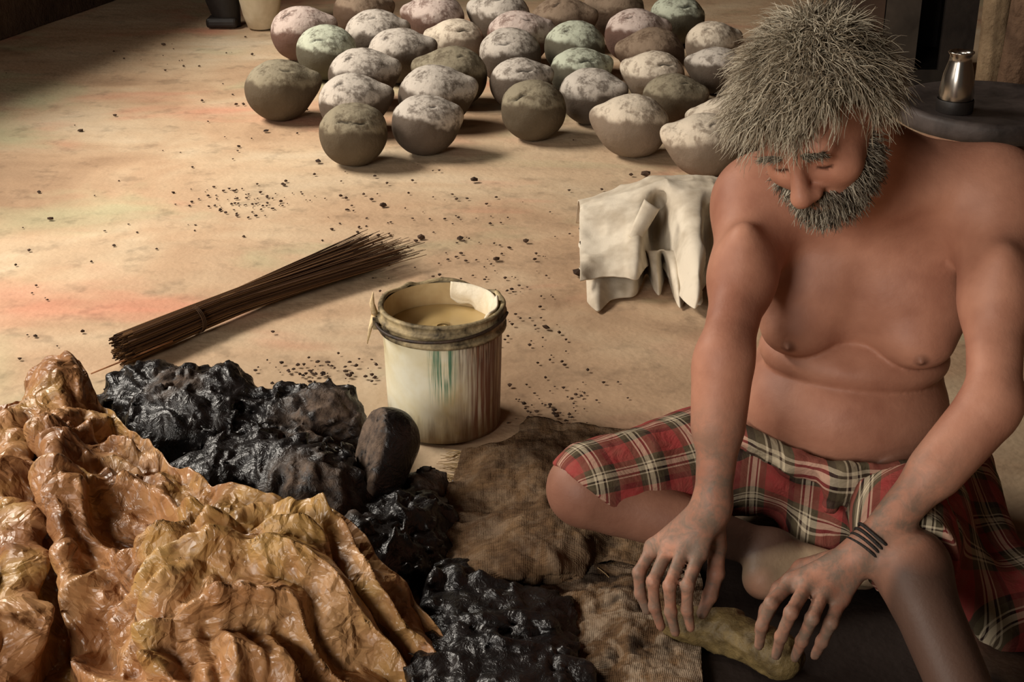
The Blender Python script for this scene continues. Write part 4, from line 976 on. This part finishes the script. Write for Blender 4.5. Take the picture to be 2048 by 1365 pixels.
# ------------------------------------------------------------------ crumpled brown plastic sheet
def build_sheet():
    ctrl = [
        [(-260, 860, 0.02), (-120, 835, 0.04), (10, 800, 0.07), (70, 790, 0.06), (135, 748, 0.13), (200, 792, 0.13), (290, 870, 0.13), (415, 962, 0.15), (560, 985, 0.165), (700, 1040, 0.15), (790, 1128, 0.11), (865, 1240, 0.05), (950, 1395, 0.004)],
        [(-260, 930, 0.04), (-120, 920, 0.08), (0, 880, 0.11), (60, 868, 0.09), (120, 835, 0.155), (200, 862, 0.14), (290, 930, 0.15), (400, 1010, 0.165), (540, 1030, 0.175), (665, 1085, 0.155), (750, 1165, 0.115), (818, 1265, 0.055), (900, 1410, 0.004)],
        [(-260, 1040, 0.05), (-120, 1030, 0.10), (0, 1000, 0.12), (55, 990, 0.08), (110, 980, 0.15), (200, 990, 0.14), (300, 1030, 0.15), (410, 1080, 0.165), (530, 1100, 0.165), (630, 1150, 0.14), (705, 1220, 0.10), (765, 1305, 0.05), (830, 1430, 0.004)],
        [(-260, 1180, 0.05), (-120, 1180, 0.10), (0, 1160, 0.12), (70, 1150, 0.07), (130, 1150, 0.10), (220, 1150, 0.11), (310, 1160, 0.14), (410, 1180, 0.145), (510, 1200, 0.13), (590, 1240, 0.105), (650, 1295, 0.07), (700, 1365, 0.035), (750, 1460, 0.004)],
        [(-260, 1330, 0.03), (-120, 1330, 0.08), (0, 1320, 0.10), (75, 1310, 0.06), (140, 1310, 0.05), (230, 1310, 0.08), (320, 1310, 0.11), (410, 1315, 0.115), (490, 1325, 0.10), (560, 1350, 0.075), (610, 1390, 0.045), (650, 1430, 0.02), (690, 1500, 0.004)],
        [(-260, 1560, 0.004), (-120, 1560, 0.02), (0, 1550, 0.04), (80, 1540, 0.03), (160, 1540, 0.03), (250, 1530, 0.04), (340, 1520, 0.05), (420, 1520, 0.05), (490, 1520, 0.045), (550, 1525, 0.03), (590, 1530, 0.02), (620, 1540, 0.01), (650, 1570, 0.004)]]
    C = np.array([[px(*p) for p in row] for row in ctrl]); n, m = 250, 330
    G = patch(C, n, m); N = grid_normals(G); P = G.reshape(-1, 3); Nn = N.reshape(-1, 3)
    s, t = np.meshgrid(np.linspace(0, 1, n), np.linspace(0, 1, m), indexing='ij'); s, t = s.ravel(), t.ravel()
    q = P[:, :2].copy(); q = q + 0.02 * np.stack([vnoise(P * 4, 71), vnoise(P * 4, 72)], 1)
    d = 0
    for sc, am, sd, an, st in ((6.0, 0.045, 1, 0.5, 1.6), (13, 0.030, 2, -0.7, 2.2), (24, 0.018, 6, 0.1, 1.8), (44, 0.0085, 3, 1.2, 1.8), (90, 0.0022, 4, 0.2, 1.5)):
        ca, sa = math.cos(an), math.sin(an); qq = q + 0.16 / sc * np.stack([vnoise(P * sc * 0.5, 74 + sd), vnoise(P * sc * 0.5, 78 + sd)], 1)
        w = np.stack([(qq[:, 0] * ca + qq[:, 1] * sa) * sc, (-qq[:, 0] * sa + qq[:, 1] * ca) * sc / st], 1)
        d = d + am * facets(w, sd)
    # sharp ridges and rolled folds where the film has been pinched
    PX = P * V(1, 1, 0)
    for u0, v0, u1, v1, am, wd in ((262, 1112, 420, 1088, 0.030, 0.022), (420, 1088, 640, 1100, 0.028, 0.020), (250, 970, 430, 1055, 0.022, 0.018), (210, 1185, 500, 1110, 0.020, 0.016), (300, 1245, 560, 1185, 0.026, 0.018),
                                   (40, 905, 190, 860, 0.025, 0.016), (140, 860, 330, 905, 0.020, 0.016), (150, 1000, 250, 1130, 0.022, 0.016), (120, 1210, 260, 1340, 0.028, 0.018), (420, 1180, 470, 1320, 0.022, 0.015),
                                   (520, 1200, 600, 1330, 0.022, 0.015), (300, 1290, 420, 1365, 0.022, 0.015), (20, 1010, 30, 1280, 0.025, 0.018), (350, 900, 420, 975, 0.018, 0.014), (560, 1010, 600, 1080, 0.016, 0.012), (640, 1040, 660, 1110, 0.016, 0.012)):
        a_, b_ = px(u0, v0, 0.14) * V(1, 1, 0), px(u1, v1, 0.14) * V(1, 1, 0); dd = Cone(a_, b_, 0, 0)(PX + 0.010 * np.stack([vnoise(P * 12, 91), vnoise(P * 12, 92), 0 * s], 1))
        d = d + am * np.maximum(0, 1 - dd / wd) - 0.4 * am * np.exp(-((dd - wd * 1.5) / (wd * 0.6)) ** 2)
    # long deep tuck running down the left side, and a hollow below it
    pu = np.array([px(55, 880, 0.09), px(88, 1000, 0.09), px(98, 1150, 0.08), px(120, 1330, 0.05), px(130, 1450, 0.04)])
    dist = np.min([Cone(pu[i] * V(1, 1, 0), pu[i + 1] * V(1, 1, 0), 0, 0)(P * V(1, 1, 0)) for i in range(4)], axis=0)
    d = d - 0.06 * np.exp(-(dist / 0.012) ** 2) + 0.022 * np.exp(-((dist - 0.03) / 0.016) ** 2)
    # long folds running parallel to the far edge down the right flank
    wgt = np.clip((t - 0.50) / 0.16, 0, 1)
    lane = s * 4.6 + 0.55 * vnoise(np.stack([t * 7, s * 5, 0 * s], 1), 5) + 0.3 * t
    d = d * (1 - 0.45 * wgt) + wgt * 0.020 * (np.abs((lane % 1) - 0.5) * 4 - 1) * (0.6 + 0.6 * hash3(np.floor(lane).astype(np.int64), np.floor(lane).astype(np.int64) * 0, np.floor(lane).astype(np.int64) * 0, 4))
    edge = np.clip(s / 0.03, 0, 1); d = d * (0.35 + 0.65 * edge)
    # horizontal ridge fold in the middle
    P = P + Nn * d[:, None]
    P[:, :2] += (np.stack([vnoise(P * 20, 81), vnoise(P * 20, 82)], 1)) * 0.004
    # torn crests of the far left corner
    P[:, 2] += np.exp(-((s) / 0.09) ** 2) * np.exp(-((t - 0.31) / 0.10) ** 2) * 0.03 * vnoise(np.stack([t * 60, s * 20, 0 * s], 1), 9)
    P[:, 2] = np.maximum(P[:, 2], 0.004)
    c = np.array([px(350, 1150)[0], px(350, 1150)[1], 0])
    M = Mat('brown_plastic_film', rough=0.35, spec=0.5); co = M.coords('Object')
    base = M.ramp(M.noise(co, 4.5, 5, 0.6, 0.5), [(0.3, srgb(122, 80, 50)), (0.5, srgb(160, 114, 74)), (0.7, srgb(186, 144, 98))])
    ol = M.ramp(M.noise(M.coords('Object', (1, 1, 1), (0.3, 0.4, 0)), 5, 3, 0.6), [(0.5, 0.0), (0.62, 0.6)]); base = M.mix(ol, base, srgb(172, 138, 74))
    base = M.mix(M.ramp(M.noise(co, 30, 6, 0.7), [(0.55, 0.0), (0.72, 0.6)]), base, srgb(92, 56, 36))
    M.color(base); M.rough(M.ramp(M.noise(co, 16, 4, 0.6), [(0.3, 0.26), (0.7, 0.48)]))
    M.b.inputs['Transmission Weight'].default_value = 0.0
    wv = M.node('ShaderNodeTexNoise', Scale=7.0, Detail=2.0); M.link(co, wv.inputs['Vector'])
    wq = M.node('ShaderNodeVectorMath', operation='MULTIPLY_ADD'); M.link(wv.outputs['Color'], wq.inputs[0]); wq.inputs[1].default_value = (0.10, 0.10, 0.10); M.link(co, wq.inputs[2])
    for sc_, st_, dd_ in ((13.0, 0.75, 0.030), (30.0, 0.7, 0.014), (70.0, 0.5, 0.005)):
        vo = M.node('ShaderNodeTexVoronoi', Scale=sc_, distance='CHEBYCHEV'); M.link(wq.outputs[0], vo.inputs['Vector']); M.bump(vo.outputs['Distance'], st_, dd_)
    o = mesh('plastic_sheet', P - c, grid_faces(n, m), M.m); o.location = c
    sm = o.modifiers.new('thick', 'SOLIDIFY'); sm.thickness = 0.0016; sm.offset = 1
    tag(o, 'crumpled glossy brown plastic sheet covering the near side of the clay heap', 'plastic sheet')
build_sheet()

# ------------------------------------------------------------------ roll of clay under his hands
def clay_roll():
    a, b, c_ = px(1352, 1246, 0.034), px(1450, 1262, 0.032), px(1560, 1312, 0.036)
    g = Grp([(Cone(a, b, 0.024, 0.029), 0.01), (Cone(b, c_, 0.029, 0.033), 0.02)])
    v, f = sdf_mesh(lambda P, C=None, B=0: g(P, C, B), np.min([a, b, c_], 0) - 0.05, np.max([a, b, c_], 0) + 0.05, 0.0035,
                    post=lambda P, d: d - (0.005 * fbm(P.reshape(-1, 3) * 38, 12, 4, ridged=True)).reshape(d.shape))
    v[:, 2] = np.maximum(v[:, 2], 0.001); c = np.array([b[0], b[1], 0])
    o = mesh('clay_roll', v - c, f, m_plain('ochre_clay', srgb(70, 56, 32), srgb(126, 106, 66), 30, 0.6, 0.4, 0.6, 70)); o.location = c
    tag(o, 'thick roll of ochre clay pressed on the floor between both hands', 'clay')
clay_roll()

# ------------------------------------------------------------------ background furniture
MDK = m_plain('dark_paint', srgb(22, 18, 17), srgb(46, 40, 36), 8, 0.5, 0.4, 0.2, 30)
MWD = m_plain('grey_weathered_wood', srgb(88, 70, 52), srgb(150, 128, 100), 7, 0.9, 0.15, 0.7, 30, bd=0.015)
def wobble_post(name, u0, u1, Y, h, label, seed, mat, parent=None):
    a, b = pd(u0, 100, Y), pd(u1, 100, Y); r = (b[0] - a[0]) / 2; cx = (a[0] + b[0]) / 2
    zs = np.linspace(0, h, 40); ang = np.linspace(0, 2 * math.pi, 28, endpoint=False); Gp = []
    for z in zs:
        p = np.stack([np.cos(ang), np.sin(ang), 0 * ang + z * 2], 1); k = 1 + 0.13 * fbm(p * V(1.3, 1.3, 1.0) + seed, seed, 3) + 0.05 * np.sin(ang * 9 + z * 2)
        Gp.append(np.stack([r * k * np.cos(ang) + 0.02 * math.sin(z * 2 + seed), r * k * np.sin(ang), 0 * ang + z], 1))
    v = np.array(Gp).reshape(-1, 3); f = []
    for i in range(39):
        for k in range(28): k2 = (k + 1) % 28; f.append((i * 28 + k, i * 28 + k2, (i + 1) * 28 + k2, (i + 1) * 28 + k))
    f.append(tuple(range(27, -1, -1))); f.append(tuple(39 * 28 + k for k in range(28)))
    o = mesh(name, v, f, mat); o.location = (cx, Y, 0); tag(o, label, 'post'); return o
wobble_post('wooden_post', 1952, 2010, 4.35, 2.9, 'rough pale wooden post at the right, left of the thicker brown trunk', 2, MWD)
wobble_post('tree_trunk_post', 2016, 2090, 4.15, 2.9, 'thick knotted brown trunk post at the right edge of the photo', 5, m_plain('brown_bark', srgb(70, 52, 40), srgb(120, 94, 74), 7, 0.9, 0.15, 0.8, 24, bd=0.02))
def wheel():
    c = px(1985, 205, 0.30); root = empty('potters_wheel', (c[0], c[1], 0))
    ms = m_plain('worn_dark_stone', srgb(40, 34, 32), srgb(84, 74, 70), 9, 0.6, 0.35, 0.3, 30)
    v, f = lathe([(0.235, 0.245), (0.25, 0.25), (0.255, 0.265), (0.255, 0.29), (0.25, 0.30), (0.235, 0.302), (0.225, 0.296), (0.05, 0.294)], 64); mesh('wheel_head', v, f, ms, root)
    v, f = lathe([(0.06, 0.06), (0.055, 0.15), (0.06, 0.245)], 32); mesh('shaft', v, f, MDK, root)
    v, f = lathe([(0.19, 0.0), (0.20, 0.01), (0.19, 0.05), (0.06, 0.06)], 48); mesh('base', v, f, ms, root)
    tag(root, "dark potter's wheel with a raised rim behind the sitting person's shoulder", 'wheel')
    t = px(1908, 222, 0.296); o_ = empty('steel_tumbler', (t[0], t[1], 0.296))
    pr = [(0.040, 0.0), (0.043, 0.003), (0.046, 0.05), (0.040, 0.10), (0.030, 0.135), (0.028, 0.150), (0.034, 0.158), (0.034, 0.161), (0.031, 0.161), (0.026, 0.150), (0.028, 0.135), (0.038, 0.10), (0.042, 0.05), (0.03, 0.006)]
    v, f = lathe(pr, 40); steel = Mat('steel', srgb(178, 172, 164), 0.22, 0.5, 1.0)
    mesh('vessel', v, f, steel, o_)
    v, f = lathe([(0.0475, 0.0), (0.0490, 0.004), (0.0490, 0.030), (0.0475, 0.034)], 40, False, False); mesh('dark_base_band', v, f, MDK, o_)
    tag(o_, "shiny steel vessel standing on the dark potter's wheel", 'vessel')
wheel()
def cabinet():
    a, b = pd(1698, 60, 5.2), pd(1950, 60, 5.2); w = b[0] - a[0]; root = empty('metal_cabinet', ((a[0] + b[0]) / 2, 5.2, 0))
    mesh('carcass', *merge([box((-w / 2 + 0.01, 0.2, 0.55), (0.02, 0.4, 1.1)), box((w / 2 - 0.01, 0.2, 0.55), (0.02, 0.4, 1.1)), box((0, 0.39, 0.55), (w - 0.04, 0.02, 1.1)), box((0, 0.2, 1.09), (w - 0.04, 0.4, 0.02)), box((0, 0.2, 0.03), (w - 0.04, 0.4, 0.06)), box((0, 0.2, 0.58), (w - 0.04, 0.38, 0.02))]), MDK, root, False)
    mg = m_plain('grey_sheet_metal', srgb(48, 43, 38), srgb(78, 70, 62), 6, 0.5, 0.4, 0.15, 20); mb = m_plain('brown_sheet_metal', srgb(58, 44, 36), srgb(84, 66, 54), 6, 0.5, 0.4, 0.15, 20)
    d1 = mesh('door', *box((-w * 0.37, -0.015, 0.56), (w * 0.25, 0.02, 1.0)), mb, root, False)
    hv, hf = lathe([(0.012, 0.0), (0.016, 0.012), (0.010, 0.024)], 16); hv = hv[:, [0, 2, 1]] * V(1, -1, 1) + V(-w * 0.28, -0.026, 0.42); mesh('knob', hv, hf, MDK, d1)
    mesh('door', *box((-w * 0.10, -0.018, 0.56), (w * 0.27, 0.02, 1.0)), mg, root, False)
    mesh('door', *box((w * 0.36, -0.015, 0.56), (w * 0.26, 0.02, 1.0)), MDK, root, False)
    tag(root, "dark metal cabinet with an open gap between its doors, behind the sitting person's head", 'cabinet')
cabinet()
def dark_post():
    c = px(452, 52, 0.0); root = empty('dark_post', c); sc = (c[1] * CP + H * SP) / F
    zs = np.linspace(0, 1.2, 24); ang = np.linspace(0, 2 * math.pi, 20, endpoint=False)
    Gp = [np.stack([(24 + 11 * min(1, z / 0.15)) * sc * np.cos(ang) * (1 + 0.06 * math.sin(z * 17)) + (6 - 12 * min(1, z / 0.15)) * sc, 0.8 * (24 + 9 * min(1, z / 0.15)) * sc * np.sin(ang), 0 * ang + z], 1) for z in zs]
    f = [(i * 20 + k, i * 20 + (k + 1) % 20, (i + 1) * 20 + (k + 1) % 20, (i + 1) * 20 + k) for i in range(23) for k in range(20)] + [tuple(range(19, -1, -1)), tuple(23 * 20 + k for k in range(20))]
    mesh('shaft', np.array(Gp).reshape(-1, 3), f, MDK, root)
    v, f = merge([box((-4 * sc, -0.01, 0.022), (62 * sc, 0.10, 0.044))]); o = mesh('foot', v, f, MDK, root, False)
    bv = o.modifiers.new('bevel', 'BEVEL'); bv.width = 0.015; bv.segments = 3
    tag(root, 'black upright post on a flat foot at the back left', 'post')
    c = px(524, 56, 0.0); 
    pr = [(0.045, 0.0), (0.060, 0.006), (0.078, 0.06), (0.094, 0.14), (0.102, 0.24), (0.100, 0.34), (0.082, 0.42), (0.055, 0.46), (0.052, 0.50), (0.060, 0.51), (0.055, 0.515), (0.045, 0.50)]
    v, f = lathe(pr, 40); v[:, :2] *= (1 + 0.03 * fbm(v * 9, 3, 2))[:, None]
    o = mesh('tall_jar', v, f, m_plain('cream_glaze', srgb(196, 178, 146), srgb(228, 214, 188), 8, 0.6, 0.3, 0.2, 20)); o.location = c
    tag(o, 'tall cream jar tapering to its foot, beside the black post', 'jar')
dark_post()

# ------------------------------------------------------------------ dry clay crumbs scattered over the floor
def crumbs():
    rg = np.random.default_rng(42); pts = []
    for (u, v, su, sv, n_, s0) in ((500, 405, 70, 18, 70, 1.0), (640, 745, 60, 16, 60, 1.0), (760, 480, 50, 40, 40, 1.1), (960, 540, 90, 60, 70, 0.9), (1060, 650, 40, 60, 35, 0.9), (1150, 800, 60, 30, 30, 0.8),
                                  (340, 110, 60, 20, 14, 1.0), (450, 250, 120, 60, 16, 1.1), (250, 450, 200, 120, 22, 1.0), (700, 350, 120, 30, 20, 1.2), (620, 815, 40, 12, 30, 1.0), (100, 640, 50, 60, 10, 1.0), (900, 420, 200, 50, 30, 1.0), (1080, 830, 60, 20, 40, 0.9)):
        for _ in range(n_): pts.append((u + rg.normal() * su, v + rg.normal() * sv, s0 * rg.uniform(0.0016, 0.0052)))
    for u, v, s in ((1292, 351, .013), (1262, 351, .007), (948, 362, .010), (766, 413, .010), (842, 478, .009), (637, 325, .009), (532, 263, .008), (920, 480, .008), (992, 521, .010), (1158, 550, .014), (1052, 485, .007), (1092, 657, .008), (100, 440, .008), (268, 699, .007), (404, 203, .006), (472, 210, .006), (487, 210, .006), (327, 90, .008), (505, 110, .006), (230, 232, .006), (160, 262, .008)):
        pts.append((u, v, s))
    ico = nrm_ico(); V_, F_ = [], []; n0 = 0
    for u, v, s in pts:
        if v < 30: continue
        c = px(u, v, 0.0); 
        bk_ = px(884, 800, 0.0)
        if (c[0] - bk_[0]) ** 2 + (c[1] - bk_[1]) ** 2 < 0.0225: continue
        if any((c[0] - x) ** 2 + (c[1] - y) ** 2 < (r * 0.6) ** 2 for x, y, r in POTXY): continue
        p = ico[0] * s * rg.uniform(0.6, 1.3, (12, 1)) * V(1.2, 1, 0.7); p[:, 2] -= p[:, 2].min() + s * 0.1; V_.append(p + c); F_ += [tuple(i + n0 for i in q) for q in ico[1]]; n0 += 12
    o = mesh('clay_crumbs', np.concatenate(V_), F_, m_plain('dry_crumbs', srgb(44, 32, 25), srgb(86, 66, 52), 30), smooth=False)
    tag(o, 'dark dry clay crumbs scattered over the cement floor', 'crumbs', kind='stuff')
def nrm_ico():
    p = (1 + 5 ** 0.5) / 2
    v = np.array([(-1, p, 0), (1, p, 0), (-1, -p, 0), (1, -p, 0), (0, -1, p), (0, 1, p), (0, -1, -p), (0, 1, -p), (p, 0, -1), (p, 0, 1), (-p, 0, -1), (-p, 0, 1)], float); v /= np.linalg.norm(v[0])
    return v, [(0, 11, 5), (0, 5, 1), (0, 1, 7), (0, 7, 10), (0, 10, 11), (1, 5, 9), (5, 11, 4), (11, 10, 2), (10, 7, 6), (7, 1, 8), (3, 9, 4), (3, 4, 2), (3, 2, 6), (3, 6, 8), (3, 8, 9), (4, 9, 5), (2, 4, 11), (6, 2, 10), (8, 6, 7), (9, 8, 1)]
crumbs()
